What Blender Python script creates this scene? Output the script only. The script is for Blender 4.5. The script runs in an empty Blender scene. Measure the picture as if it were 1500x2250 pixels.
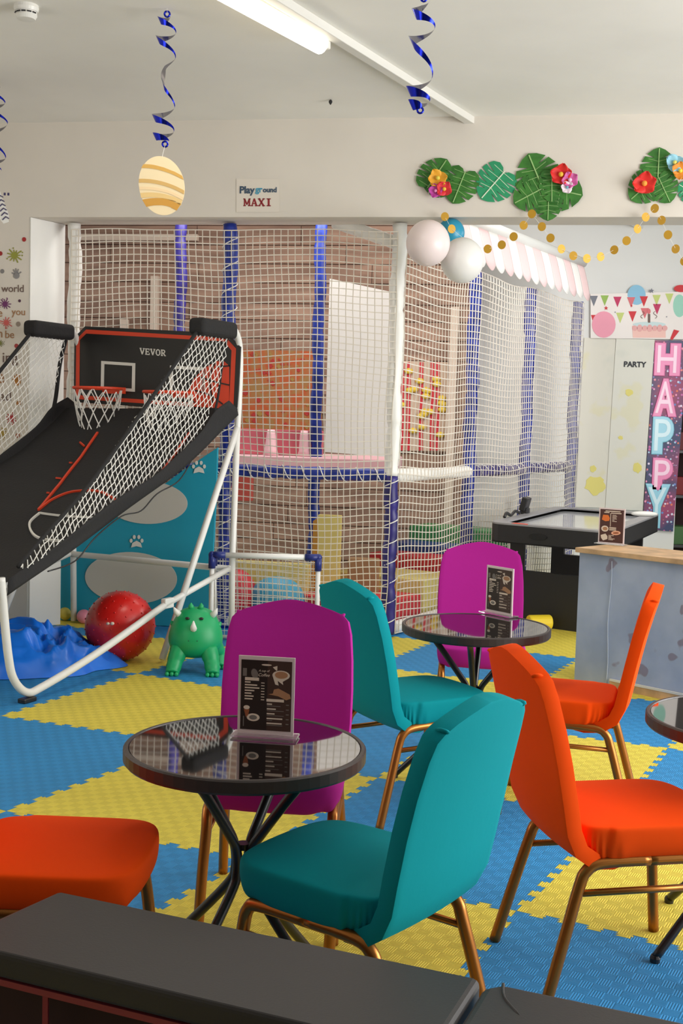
import bpy, bmesh, math, random
from mathutils import Vector, Matrix, noise
from mathutils.geometry import tessellate_polygon
R = math.radians
PI = math.pi
rnd = random.Random(7)
SC = bpy.context.scene
COL = SC.collection

# ---------------------------------------------------------------- camera
F_PX, PITCH, ROLL, CAM_H = 2620.0, R(4.4), R(1.6), 1.47
FW = Vector((0, math.cos(PITCH), -math.sin(PITCH)))
_r0 = Vector((1, 0, 0)); _u0 = _r0.cross(FW)
RT = _r0 * math.cos(ROLL) + _u0 * math.sin(ROLL)
UP = _u0 * math.cos(ROLL) - _r0 * math.sin(ROLL)
CAM = Vector((0, 0, CAM_H))
cam = bpy.data.cameras.new('camera'); cam.sensor_width = 36; cam.sensor_fit = 'AUTO'
cam.lens = F_PX / 2250 * 36; cam.clip_start = .05; cam.clip_end = 100
co = bpy.data.objects.new('camera', cam); COL.objects.link(co)
m3 = Matrix((RT, UP, -FW)).transposed()
co.matrix_world = Matrix.Translation(CAM) @ m3.to_4x4()
SC.camera = co

# ---------------------------------------------------------------- light and exposure
SC.view_settings.view_transform = 'Standard'
try: SC.view_settings.look = 'None'
except Exception: pass
SC.view_settings.gamma = 1; SC.view_settings.use_curve_mapping = False
SC.view_settings.exposure = 0.08
w = bpy.data.worlds.new('daylight'); SC.world = w; w.use_nodes = True
w.node_tree.nodes['Background'].inputs[0].default_value = (.93, .96, 1, 1)
w.node_tree.nodes['Background'].inputs[1].default_value = 1.25

def area(name, loc, target, sx, sy, power, col=(1, 1, 1)):
    l = bpy.data.lights.new(name, 'AREA'); l.shape = 'RECTANGLE'; l.size = sx; l.size_y = sy
    l.energy = power; l.color = col
    o = bpy.data.objects.new(name, l); COL.objects.link(o); o.location = loc
    o.rotation_euler = (Vector(target) - Vector(loc)).to_track_quat('-Z', 'Y').to_euler()
    return o
area('window_daylight', (4.6, 3.6, 1.8), (-1, 5.2, 1.7), 4.5, 2.2, 270, (1, .98, .95))
area('left_fill_light', (-3.6, 4.2, 1.7), (1, 5.4, 1.2), 2.6, 1.6, 30, (1, .98, .96))  # fill light added at the left wall, which has no window
area('play_room_fill', (-.3, 8.85, 3.25), (-.3, 10.3, 1.0), 2.6, .5, 52, (1, .97, .93))  # fill added to brighten the play area, no fitting stands here
area('party_room_area', (3.2, 9.0, 3.1), (1.8, 10.4, .8), 1.6, 1.6, 42, (.96, .98, 1))  # area light under the party room ceiling, pointing down and back

# ---------------------------------------------------------------- helpers
def lin(c):
    return tuple((x / 255 / 12.92 if x / 255 <= .04045 else ((x / 255 + .055) / 1.055) ** 2.4) for x in c) + (1,)
MATS = {}
def mat(name, rgb, rough=.6, metal=0, spec=.5, noise_amt=0, noise_scale=20, bump=0, bump_scale=120, emit=0, rgb2=None, sheen=0):
    if name in MATS: return MATS[name]
    m = bpy.data.materials.new(name); m.use_nodes = True; nt = m.node_tree; b = nt.nodes['Principled BSDF']
    b.inputs['Base Color'].default_value = lin(rgb); b.inputs['Roughness'].default_value = rough
    b.inputs['Metallic'].default_value = metal; b.inputs['Specular IOR Level'].default_value = spec
    if sheen: b.inputs['Sheen Weight'].default_value = sheen
    tc = nt.nodes.new('ShaderNodeTexCoord')
    if noise_amt or rgb2:
        n = nt.nodes.new('ShaderNodeTexNoise'); n.inputs['Scale'].default_value = noise_scale; n.inputs['Detail'].default_value = 4
        nt.links.new(tc.outputs['Object'], n.inputs['Vector'])
        mx = nt.nodes.new('ShaderNodeMix'); mx.data_type = 'RGBA'
        c2 = rgb2 or tuple(max(0, x * (1 - noise_amt)) for x in rgb)
        mx.inputs[6].default_value = lin(rgb); mx.inputs[7].default_value = lin(c2)
        rp = nt.nodes.new('ShaderNodeMapRange'); rp.inputs[1].default_value = .38; rp.inputs[2].default_value = .66
        nt.links.new(n.outputs[0], rp.inputs[0]); nt.links.new(rp.outputs[0], mx.inputs[0])
        nt.links.new(mx.outputs[2], b.inputs['Base Color'])
    if bump:
        n2 = nt.nodes.new('ShaderNodeTexNoise'); n2.inputs['Scale'].default_value = bump_scale; n2.inputs['Detail'].default_value = 3
        nt.links.new(tc.outputs['Object'], n2.inputs['Vector'])
        bp = nt.nodes.new('ShaderNodeBump'); bp.inputs['Strength'].default_value = bump; bp.inputs['Distance'].default_value = .01
        nt.links.new(n2.outputs[0], bp.inputs['Height']); nt.links.new(bp.outputs[0], b.inputs['Normal'])
    if emit:
        b.inputs['Emission Color'].default_value = lin(rgb); b.inputs['Emission Strength'].default_value = emit
    MATS[name] = m
    return m

def ray(px, py):
    return FW + RT * ((px - 750) / F_PX) - UP * ((py - 1125) / F_PX)
def at_z(px, py, z=0.0):
    d = ray(px, py); return CAM + d * ((z - CAM_H) / d.z)
def at_y(px, py, Y):
    d = ray(px, py); return CAM + d * (Y / d.y)
class Plane:
    def __init__(s, p, n): s.p = Vector(p); s.n = Vector(n).normalized()
    def __call__(s, px, py, off=0.0):          # off > 0 moves the plane towards the camera side
        d = ray(px, py); p = s.p - s.n * off
        return CAM + d * ((p - CAM).dot(s.n) / d.dot(s.n))

class MB:
    """collects geometry, built as one mesh object"""
    def __init__(s): s.v = []; s.f = []; s.m = []; s.mi = 0; s.uv = None
    def add(s, vs, fs):
        o = len(s.v); s.v += [Vector(v) for v in vs]; s.f += [tuple(i + o for i in f) for f in fs]; s.m += [s.mi] * len(fs); return s
    def box(s, c, size, rz=0, M=None):
        a, b, h = [x / 2 for x in size]
        vs = [Vector((x, y, z)) for x in (-a, a) for y in (-b, b) for z in (-h, h)]
        T = M if M is not None else Matrix.Translation(Vector(c)) @ Matrix.Rotation(rz, 4, 'Z')
        return s.add([T @ v for v in vs], [(0, 1, 3, 2), (4, 6, 7, 5), (0, 4, 5, 1), (2, 3, 7, 6), (0, 2, 6, 4), (1, 5, 7, 3)])
    def tube(s, pts, r, n=8, caps=True, closed=False, rad=None):
        pts = [Vector(p) for p in pts]; k = len(pts); vs = []; fs = []
        up = None
        for i, p in enumerate(pts):
            if closed: t = (pts[(i + 1) % k] - pts[i - 1])
            else: t = pts[min(i + 1, k - 1)] - pts[max(i - 1, 0)]
            if t.length < 1e-9: t = Vector((0, 0, 1))
            t.normalize()
            if up is None:
                up = Vector((0, 0, 1)) if abs(t.z) < .9 else Vector((1, 0, 0))
            a = up - t * up.dot(t)
            if a.length < 1e-6: a = t.orthogonal()
            a.normalize(); up = a; b = t.cross(a)
            rr = rad[i] if rad else r
            for j in range(n):
                th = 2 * PI * j / n + PI / n
                vs.append(p + a * (rr * math.cos(th)) + b * (rr * math.sin(th)))
        for i in range(k if closed else k - 1):
            for j in range(n):
                i2 = (i + 1) % k
                fs.append((i * n + j, i * n + (j + 1) % n, i2 * n + (j + 1) % n, i2 * n + j))
        if caps and not closed:
            fs.append(tuple(range(n - 1, -1, -1))); fs.append(tuple((k - 1) * n + j for j in range(n)))
        return s.add(vs, fs)
    def lathe(s, prof, c=(0, 0, 0), n=32, M=None):
        T = M if M is not None else Matrix.Translation(Vector(c)); vs = []; fs = []; k = len(prof)
        for r, z in prof:
            for j in range(n):
                vs.append(T @ Vector((r * math.cos(2 * PI * j / n), r * math.sin(2 * PI * j / n), z)))
        for i in range(k - 1):
            for j in range(n):
                fs.append((i * n + j, i * n + (j + 1) % n, (i + 1) * n + (j + 1) % n, (i + 1) * n + j))
        fs.append(tuple(range(n - 1, -1, -1))); fs.append(tuple((k - 1) * n + j for j in range(n)))
        return s.add(vs, fs)
    def ball(s, c, r, n=20, sc=(1, 1, 1), M=None):
        c = Vector(c); vs = []; fs = []; h = n // 2
        for i in range(h + 1):
            ph = PI * i / h
            for j in range(n):
                th = 2 * PI * j / n
                v = Vector((r * sc[0] * math.sin(ph) * math.cos(th), r * sc[1] * math.sin(ph) * math.sin(th), r * sc[2] * math.cos(ph)))
                vs.append((M @ v if M is not None else v) + c)
        for i in range(h):
            for j in range(n):
                fs.append((i * n + j, (i + 1) * n + j, (i + 1) * n + (j + 1) % n, i * n + (j + 1) % n))
        return s.add(vs, fs)
    def prism(s, poly, off):
        """poly: 3D outline (may be concave), extruded by vector off"""
        poly = [Vector(p) for p in poly]; off = Vector(off); k = len(poly)
        tri = tessellate_polygon([poly])
        vs = poly + [p + off for p in poly]
        fs = [tuple(t) for t in tri] + [tuple(i + k for i in reversed(t)) for t in tri]
        fs += [(i, (i + 1) % k, (i + 1) % k + k, i + k) for i in range(k)]
        return s.add(vs, fs)
    def grid(s, fn, nu, nv):
        vs = [fn(i / nu, j / nv) for i in range(nu + 1) for j in range(nv + 1)]
        fs = [(i * (nv + 1) + j, (i + 1) * (nv + 1) + j, (i + 1) * (nv + 1) + j + 1, i * (nv + 1) + j + 1) for i in range(nu) for j in range(nv)]
        return s.add(vs, fs)
    def build(s, name, mats, parent=None, smooth=False, bevel=0, sub=0, solid=0, seg=2, world=True, auto=True):
        me = bpy.data.meshes.new(name)
        me.from_pydata([tuple(v) for v in s.v], [], s.f)
        mats = mats if isinstance(mats, (list, tuple)) else [mats]
        for m in mats: me.materials.append(m)
        if len(mats) > 1: me.polygons.foreach_set('material_index', s.m)
        bm = bmesh.new(); bm.from_mesh(me); bmesh.ops.recalc_face_normals(bm, faces=bm.faces); bm.to_mesh(me); bm.free()
        if smooth: me.polygons.foreach_set('use_smooth', [True] * len(me.polygons))
        me.update()
        o = bpy.data.objects.new(name, me); COL.objects.link(o)
        if solid:
            md = o.modifiers.new('solid', 'SOLIDIFY'); md.thickness = solid; md.offset = 0
        if bevel:
            md = o.modifiers.new('bevel', 'BEVEL'); md.width = bevel; md.segments = seg; md.limit_method = 'ANGLE'; md.angle_limit = R(40)
        if sub:
            md = o.modifiers.new('sub', 'SUBSURF'); md.levels = sub; md.render_levels = sub
        if parent is not None: own(o, parent, world)
        return o
def own(o, parent, world=True):
    o.parent = parent
    if world:
        M = Matrix.Identity(4); p = parent
        M = parent.get('_m') and Matrix([parent['_m'][i * 4:i * 4 + 4] for i in range(4)]) or full(parent)
        o.matrix_parent_inverse = M.inverted()
def full(o):
    M = Matrix.LocRotScale(o.location, o.rotation_euler, o.scale)
    if o.parent: M = full(o.parent) @ o.matrix_parent_inverse @ M
    return M
def tag(o, label=None, cat=None, group=None, kind=None):
    if label: o['label'] = label
    if cat: o['category'] = cat
    if group: o['group'] = group
    if kind: o['kind'] = kind
    return o
def thing(name, label, cat, loc=(0, 0, 0), rz=0, group=None, kind=None):
    o = bpy.data.objects.new(name, None); COL.objects.link(o); o.location = loc; o.rotation_euler = (0, 0, rz); o.empty_display_size = .1
    return tag(o, label, cat, group, kind)
def dup(root, loc, rz, label, group=None):
    r = root.copy(); COL.objects.link(r); r.location = loc; r.rotation_euler = (0, 0, rz); r['label'] = label
    if group: r['group'] = group
    for ch in root.children:
        c = ch.copy(); COL.objects.link(c); c.parent = r
        for g in ch.children:
            d = g.copy(); COL.objects.link(d); d.parent = c
    return r
def text_mb(body, width=None, height=None, O=Vector((0, 0, 0)), X=Vector((1, 0, 0)), Y=Vector((0, 0, 1)), depth=.002, bold=0, align='CENTER', shear=0, bevel=0):
    """flat lettering in the plane X, Y around O; returns MB"""
    cu = bpy.data.curves.new('lettering', 'FONT'); cu.body = body; cu.size = 1; cu.offset = bold; cu.align_x = align; cu.align_y = 'CENTER'; cu.shear = shear
    cu.extrude = .01; cu.bevel_depth = bevel; cu.resolution_u = 4
    ob = bpy.data.objects.new('lettering', cu); COL.objects.link(ob)
    dg = bpy.context.evaluated_depsgraph_get(); me = bpy.data.meshes.new_from_object(ob.evaluated_get(dg))
    vs = [v.co.copy() for v in me.vertices]; fs = [tuple(p.vertices) for p in me.polygons]
    bpy.data.objects.remove(ob); bpy.data.curves.remove(cu); bpy.data.meshes.remove(me)
    xs = [v.x for v in vs]; ys = [v.y for v in vs]; zs = [abs(v.z) for v in vs]
    wx, hy = max(xs) - min(xs), max(ys) - min(ys); cy = (max(ys) + min(ys)) / 2; cx = (max(xs) + min(xs)) / 2 if align == 'CENTER' else min(xs)
    if align == 'RIGHT': cx = max(xs)
    sx = width / wx if width else height / hy
    sy = height / hy if height else sx
    X = X.normalized(); Y = Y.normalized(); N = X.cross(Y); sz = depth / max(max(zs), 1e-6)
    mb = MB(); mb.add([O + X * ((v.x - cx) * sx) + Y * ((v.y - cy) * sy) + N * (v.z * sz) for v in vs], fs); return mb
def lerp(a, b, t): return a + (b - a) * t
def path(pts, t):
    """point at parameter t of a polyline (by length)"""
    L = [(pts[i + 1] - pts[i]).length for i in range(len(pts) - 1)]; d = t * sum(L)
    for i, l in enumerate(L):
        if d <= l or i == len(L) - 1: return lerp(pts[i], pts[i + 1], min(d / max(l, 1e-9), 1))
        d -= l
def smooth_pts(pts, n=6):
    """Catmull-Rom"""
    pts = [Vector(p) for p in pts]; out = []
    for i in range(len(pts) - 1):
        p0 = pts[max(i - 1, 0)]; p1 = pts[i]; p2 = pts[i + 1]; p3 = pts[min(i + 2, len(pts) - 1)]
        for k in range(n):
            t = k / n
            out.append(.5 * (2 * p1 + (p2 - p0) * t + (2 * p0 - 5 * p1 + 4 * p2 - p3) * t * t + (3 * p1 - p0 - 3 * p2 + p3) * t ** 3))
    return out + [pts[-1]]

# ---------------------------------------------------------------- materials
M_WALL = mat('painted_wall', (226, 219, 208), .85, noise_amt=.03, noise_scale=1.5, bump=.08, bump_scale=9)
M_CEIL = mat('painted_ceiling', (246, 244, 238), .9, noise_amt=.03, noise_scale=1.2, bump=.06, bump_scale=6)
M_WHITE = mat('white_paint', (226, 224, 217), .5)
M_WPLAST = mat('white_plastic', (232, 231, 226), .35)
M_BLACKM = mat('black_metal', (26, 25, 27), .35, spec=.6)
M_BLACKF = mat('black_fabric', (30, 29, 30), .85, bump=.2, bump_scale=60)
M_GOLD = mat('bronze_frame', (168, 106, 46), .32, metal=.75)
M_ORANGE = mat('orange_spandex', (252, 80, 6), .8, spec=.12, bump=.05, bump_scale=40)
M_TEAL = mat('teal_spandex', (2, 142, 152), .8, spec=.12, bump=.05, bump_scale=40)
M_PURPLE = mat('purple_spandex', (168, 32, 136), .8, spec=.12, bump=.05, bump_scale=40)
M_NET = mat('net_cord', (236, 228, 215), .8)
M_NETW = mat('white_net_cord', (238, 236, 230), .8)
M_BLUEPAD = mat('blue_vinyl', (26, 52, 154), .38, noise_amt=.25, noise_scale=9)
M_PURPAD = mat('violet_vinyl', (46, 36, 122), .4, noise_amt=.25, noise_scale=9)
M_WPAD = mat('white_vinyl', (235, 234, 228), .42, bump=.25, bump_scale=14)
M_RED = mat('red_vinyl', (196, 48, 58), .45)
M_ORPRINT = mat('orange_print', (222, 66, 30), .5)

# ---------------------------------------------------------------- setting
CEIL = 3.43
P1 = at_z(46, 1365); P2 = at_z(124, 1352)
P1 = at_y(62, 860, P1.y); P2 = at_y(137, 860, P2.y); P1.z = P2.z = 0
YAW = R(9.4)
E_ = Vector((math.cos(YAW), -math.sin(YAW), 0)); N_ = Vector((math.sin(YAW), math.cos(YAW), 0)); Z_ = Vector((0, 0, 1))
WALL = Plane(P1, N_)
T_W = (P2 - P1).dot(N_)
ZL = WALL(75, 477).z
def flat(o): return tag(o, kind='structure')

floor = flat(MB().box((0, 6, -.06), (16, 18, .09)).build('floor', mat('dark_underlay', (40, 52, 66), .9)))
flat(MB().box((.5, 4.5, CEIL + .06), (13, 17, .12)).build('ceiling', M_CEIL))
mb = MB()
wq = lambda t, z: P1 + E_ * t + Z_ * z
mb.prism([wq(-1.9, 0), wq(0, 0), wq(0, ZL), wq(6.6, ZL), wq(6.6, CEIL), wq(-1.9, CEIL)], N_ * T_W)
mb.prism([P1 + N_ * .002, P1 + N_ * T_W, P2], Z_ * ZL)
flat(mb.build('wall_front', M_WALL))
d = (P2 - P1).normalized(); n_ = Vector((d.y, -d.x, 0))
flat(MB().prism([P1 + n_ * .001, P1 + n_ * .012, P2 + n_ * .012, P2 + n_ * .001], Z_ * (ZL - .002)).build('trim_1', mat('jamb_white', (238, 237, 232), .6)))
# side wall out of frame on the left, carries the room
flat(MB().box((-3.75, 3.4, CEIL / 2), (.1, 10.5, CEIL)).build('wall_left', M_WALL))
flat(MB().box((.4, -2.2, CEIL / 2), (8.4, .1, CEIL)).build('wall_rear_blocker', mat('taupe_blocker', (128, 120, 114), .85)))  # unseen wall added to block light from behind, dark to cut bounce
# back of the play area: brown weathered boards
BACKP = P1 + N_ * 3.0
BROWN = Plane(BACKP, N_)
m = bpy.data.materials.new('brown_boards'); m.use_nodes = True; nt = m.node_tree; b = nt.nodes['Principled BSDF']; b.inputs['Roughness'].default_value = .8
tc = nt.nodes.new('ShaderNodeTexCoord'); mp = nt.nodes.new('ShaderNodeMapping'); mp.inputs['Scale'].default_value = (.6, .6, 4)
nz = nt.nodes.new('ShaderNodeTexNoise'); nz.inputs['Scale'].default_value = 3; nz.inputs['Detail'].default_value = 6
cr = nt.nodes.new('ShaderNodeValToRGB'); cr.color_ramp.elements[0].color = lin((128, 100, 84)); cr.color_ramp.elements[1].color = lin((166, 134, 114))
cr.color_ramp.elements[0].position = .35; cr.color_ramp.elements[1].position = .65
nt.links.new(tc.outputs['Object'], mp.inputs[0]); nt.links.new(mp.outputs[0], nz.inputs['Vector']); nt.links.new(nz.outputs[0], cr.inputs[0]); nt.links.new(cr.outputs[0], b.inputs['Base Color'])
M_BROWN = m
wb = flat(MB().prism([BACKP - E_ * 1.9, BACKP + E_ * 2.85, BACKP + E_ * 2.85 + N_ * .1, BACKP - E_ * 1.9 + N_ * .1], Z_ * CEIL).build('wall_back', mat('plank_gap', (122, 97, 82), .9)))  # backing colour that shows between the planks
k = 0; z = .02
while z < CEIL - .05:
    h = rnd.uniform(.15, .19); h = min(h, CEIL - z)
    off = rnd.uniform(.015, .03)
    cuts = [-1.88, rnd.uniform(-.6, .5), rnd.uniform(1.0, 2.0), 2.84]
    for i in range(3):
        p = BACKP + E_ * (cuts[i] + .003) + Z_ * z; q = BACKP + E_ * (cuts[i + 1] - .003) + Z_ * z
        MB().prism([p, q, q - N_ * off, p - N_ * off], Z_ * (h - .008)).build('plank', M_BROWN, wb)
    z += h
# party room wall
PY = 11.6
PARTY = Plane((0, PY, 0), (0, 1, 0))
xr = PARTY(1489, 1000).x
M_PWALL = mat('party_wall', (226, 226, 222), .85)
flat(MB().box(((.85 + xr) / 2, PY + .06, CEIL / 2), (xr - .85, .12, CEIL)).build('wall_party', M_PWALL))
flat(MB().box((xr + 1.2, PY + 1.2, CEIL / 2), (2.6, .12, CEIL)).build('wall_far', mat('far_wall', (120, 112, 108), .9)))
flat(MB().box((5.2, 10.2, CEIL / 2), (.1, 5.6, CEIL)).build('wall_right', M_PWALL))

# ---------------------------------------------------------------- foam tiles (parts of the floor)
def tile_mat(name, rgb):
    m = bpy.data.materials.new(name); m.use_nodes = True; nt = m.node_tree; b = nt.nodes['Principled BSDF']
    b.inputs['Roughness'].default_value = .62; b.inputs['Specular IOR Level'].default_value = .35
    tc = nt.nodes.new('ShaderNodeTexCoord')
    ck = nt.nodes.new('ShaderNodeTexChecker'); ck.inputs['Scale'].default_value = 26
    nt.links.new(tc.outputs['UV'], ck.inputs['Vector'])
    w1 = nt.nodes.new('ShaderNodeTexWave'); w1.bands_direction = 'X'; w1.inputs['Scale'].default_value = 26
    w2 = nt.nodes.new('ShaderNodeTexWave'); w2.bands_direction = 'Y'; w2.inputs['Scale'].default_value = 26
    for q in (w1, w2): q.inputs['Scale'].default_value = 44
    for q in (w1, w2): nt.links.new(tc.outputs['UV'], q.inputs['Vector'])
    mx = nt.nodes.new('ShaderNodeMix'); mx.data_type = 'FLOAT'
    nt.links.new(ck.outputs['Fac'], mx.inputs[0]); nt.links.new(w1.outputs['Fac'], mx.inputs[2]); nt.links.new(w2.outputs['Fac'], mx.inputs[3])
    ad = nt.nodes.new('ShaderNodeMath'); ad.operation = 'MULTIPLY_ADD'; ad.inputs[1].default_value = 1.6
    nt.links.new(ck.outputs['Fac'], ad.inputs[0]); nt.links.new(mx.outputs[0], ad.inputs[2])
    bp = nt.nodes.new('ShaderNodeBump'); bp.inputs['Strength'].default_value = .45; bp.inputs['Distance'].default_value = .003
    nt.links.new(ad.outputs[0], bp.inputs['Height']); nt.links.new(bp.outputs[0], b.inputs['Normal'])
    n = nt.nodes.new('ShaderNodeTexNoise'); n.inputs['Scale'].default_value = 2.5; n.inputs['Detail'].default_value = 5
    nt.links.new(tc.outputs['Object'], n.inputs['Vector'])
    c = nt.nodes.new('ShaderNodeMix'); c.data_type = 'RGBA'; c.inputs[6].default_value = lin(rgb); c.inputs[7].default_value = lin(tuple(x * .9 for x in rgb))
    nt.links.new(n.outputs[0], c.inputs[0])
    c2 = nt.nodes.new('ShaderNodeMix'); c2.data_type = 'RGBA'; c2.blend_type = 'MULTIPLY'; c2.inputs[7].default_value = (.86, .86, .86, 1)  # alternate squares darkened in colour to stand for relief shading
    mm = nt.nodes.new('ShaderNodeMath'); mm.operation = 'MULTIPLY'; mm.inputs[1].default_value = .8
    nt.links.new(ck.outputs['Fac'], mm.inputs[0]); nt.links.new(mm.outputs[0], c2.inputs[0])
    nt.links.new(c.outputs[2], c2.inputs[6]); nt.links.new(c2.outputs[2], b.inputs['Base Color'])
    return m
M_TB = tile_mat('blue_foam', (52, 148, 212)); M_TY = tile_mat('yellow_foam', (238, 218, 84))
TYAW, TOX, TOY = .479, -1.199, 4.395
du = Vector((math.sin(TYAW), math.cos(TYAW), 0)); dv = Vector((math.cos(TYAW), -math.sin(TYAW), 0))
MEAS = {(0, 0): (14, 1782), (0, 1): (540, 1889), (0, 2): (1134, 2001), (1, 1): (830, 1709), (2, 2): (1467, 1643), (2, -1): (302, 1480), (1, -1): (2, 1573), (1, 0): (414, 1632)}
def reg(u, v): return Vector((TOX, TOY, 0)) + du * u + dv * v
RES = {k: at_z(*q) - reg(*k) for k, q in MEAS.items()}
def corner(u, v):
    if (u, v) in RES: return reg(u, v) + RES[(u, v)]
    sw = .35; s = Vector((0, 0, 0))
    for (a, b), r in RES.items():
        wt = 1 / ((u - a) ** 2 + (v - b) ** 2); wt = wt * wt; sw += wt; s += r * wt
    return reg(u, v) + s / sw
def jig(a, b, n=23, amp=.014):
    """dovetail edge from a to b"""
    d = b - a; L = d.length; t = d / L; nn = Vector((t.y, -t.x, 0)); pts = [a]; st = L / n
    for i in range(n):
        s0 = i * st; sg = 1 if i % 2 else -1
        if i == 0 or i == n - 1:
            continue
        pts += [a + t * (s0 + st * .12) + nn * 0, a + t * (s0 - st * .04) + nn * amp * sg, a + t * (s0 + st * 1.04) + nn * amp * sg, a + t * (s0 + st * .88)]
    return pts
edges = {}
def edge(k1, k2):
    if (k1, k2) in edges: return edges[(k1, k2)]
    if (k2, k1) in edges: return None
    edges[(k1, k2)] = jig(corner(*k1), corner(*k2)); return edges[(k1, k2)]
def edge_pts(k1, k2):
    if (k1, k2) not in edges and (k2, k1) not in edges: edge(k1, k2)
    if (k1, k2) in edges: return edges[(k1, k2)]
    p = edges[(k2, k1)]; return [corner(*k1)] + list(reversed(p[1:]))
for u in range(-3, 9):
    for v in range(-5, 7):
        c = (corner(u, v) + corner(u + 1, v + 1)) / 2
        if c.y < 1.2 or c.y > 13.2 or abs(c.x) > .33 * c.y + 1.0: continue
        if (c - P1).dot(E_) < -.25 and (c - P1).dot(N_) > -.55: continue
        ks = [(u, v), (u + 1, v), (u + 1, v + 1), (u, v + 1)]
        pts = []
        for i in range(4): pts += edge_pts(ks[i], ks[(i + 1) % 4])
        pts = [c + (p - c) * .9985 for p in pts]
        mb = MB().prism([p - Z_ * .013 for p in pts], Z_ * .013)
        o = mb.build('foam_tile', M_TY if (u + v) % 2 == 0 else M_TB, floor)
        uvl = o.data.uv_layers.new(name='UV')
        for lp in o.data.loops:
            p = o.data.vertices[lp.vertex_index].co
            uvl.data[lp.index].uv = ((p - reg(0, 0)).dot(dv) + 8, (p - reg(0, 0)).dot(du) + 8)

# ---------------------------------------------------------------- chairs
def seat_mb():
    mb = MB(); n = 128; rings = []
    def outline(s, z, dz=0):
        out = []
        for j in range(n):
            th = 2 * PI * j / n; cx, sy = math.cos(th), math.sin(th); p = .33
            x = math.copysign(abs(cx) ** p, cx) * (.203 if sy > -.2 else .195); y = math.copysign(abs(sy) ** p, sy) * .205
            bow = .022 * (1 - (x / .2) ** 2) if y > .1 else 0
            rear = max(0, 1 - ((abs(x) - .19) ** 2 + (y + .14) ** 2) / .012)
            rip = 1 + .016 * dz * rear * math.sin(46 * th)
            out.append(Vector((x * s * rip, .01 + (y + bow) * s * rip, z + .003 * dz * math.cos(9 * th))))
        return out
    for s, z, dz in ((.84, .366, 0), (.91, .369, 1.0), (.955, .380, 1.6), (.985, .397, 1.3), (1.0, .42, .6), (1.0, .444, 0), (.993, .453, 0), (.975, .458, 0), (.93, .460, 0), (.6, .465, 0), (.15, .468, 0)):
        rings += [outline(s, z, dz)]
    for r in rings: mb.v += r
    for i in range(len(rings) - 1):
        for j in range(n):
            mb.f.append((i * n + j, i * n + (j + 1) % n, (i + 1) * n + (j + 1) % n, (i + 1) * n + j))
    mb.f.append(tuple(range(n - 1, -1, -1))); mb.f.append(tuple((len(rings) - 1) * n + j for j in range(n)))
    mb.m = [0] * len(mb.f); return mb
def back_mb():
    prof = [(-.02, .363), (-.09, .358), (-.15, .368), (-.195, .40), (-.218, .45), (-.232, .52), (-.252, .62), (-.272, .71), (-.293, .79), (-.305, .83)]
    wid = [.13, .165, .185, .197, .202, .206, .207, .204, .197, .187]
    ns = 20; mb = MB(); rows = []
    for (y, z), wd in zip(prof, wid):
        rows.append([Vector((wd * (2 * i / ns - 1), y - .012 * (1 - (2 * i / ns - 1) ** 2), z)) for i in range(ns + 1)])
    for z, wd in ((.847, .170), (.861, .136), (.873, .096), (.882, .058), (.889, .02)):
        y = -.305 - .24 * (z - .83)
        rows.append([Vector((wd * (2 * i / ns - 1), y - .012 * (1 - (wd * (2 * i / ns - 1) / .2) ** 2), z)) for i in range(ns + 1)])
    for r in rows: mb.v += r
    for i in range(len(rows) - 1):
        for j in range(ns): mb.f.append((i * (ns + 1) + j, i * (ns + 1) + j + 1, (i + 1) * (ns + 1) + j + 1, (i + 1) * (ns + 1) + j))
    mb.m = [0] * len(mb.f); return mb
def corner_fold(s):
    # little gathered corner of the stretch cover on the shoulder of the back
    return MB().ball((s * .166, -.322, .846), .007, 8, (1.6, 2.6, .8), Matrix.Rotation(-s * .6, 4, 'Y').to_3x3())
def make_chair(fabric, label):
    t = thing('banquet_chair', label, 'chair', group='covered banquet chairs')
    seat_mb().build('seat', fabric, t, smooth=True, sub=1, world=False)
    b = back_mb().build('backrest', fabric, t, smooth=True, solid=.042, bevel=.008, world=False)
    for s in (-1, 1): corner_fold(s).build('cover_fold', fabric, b, smooth=True, world=False)
    for s in (-1, 1):
        x = s * .178
        MB().tube(smooth_pts([(s * .192, .215, .002), (s * .185, .198, .18), (x, .185, .30), (x, .172, .345), (x, .14, .362), (x, .0, .364)], 5), .0155, 10).build('leg', M_GOLD, t, smooth=True, world=False)
        MB().tube(smooth_pts([(s * .195, -.275, .002), (s * .186, -.225, .18), (x, -.19, .30), (x, -.172, .342), (x, -.13, .362), (x, .0, .364)], 5), .0155, 10).build('leg', M_GOLD, t, smooth=True, world=False)
        MB().tube([(s * .181, .190, .286), (s * .181, -.195, .286)], .009, 8).build('stretcher', M_GOLD, t, smooth=True, world=False)
    return t
CH = [
    ('O', (.78, 3.17), 282, 'orange covered chair at right, back turned, facing the cut-off round table'),
    ('O', (.88, 4.54), 74, 'orange covered chair before the grey counter, backrest seen edge-on'),
    ('O', (-.655, 2.735), 268, 'orange covered chair at lower left with only its seat in view'),
    ('T', (.055, 2.705), 54, 'teal covered chair nearest the black bench, back turned to the room'),
    ('T', (.30, 4.48), 301, 'teal covered chair behind the nearest teal chair, beside the purple chair'),
    ('P', (-.17, 3.47), 177, 'purple covered chair behind the nearest round table'),
    ('P', (.668, 5.52), 175, 'purple covered chair behind the far round table'),
]
first = {}
for kcol, (x, y), th, label in CH:
    if kcol not in first:
        first[kcol] = make_chair({'O': M_ORANGE, 'T': M_TEAL, 'P': M_PURPLE}[kcol], label)
        first[kcol].location = (x, y, 0); first[kcol].rotation_euler = (0, 0, R(th))
    else:
        dup(first[kcol], (x, y, 0), R(th), label)

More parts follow.
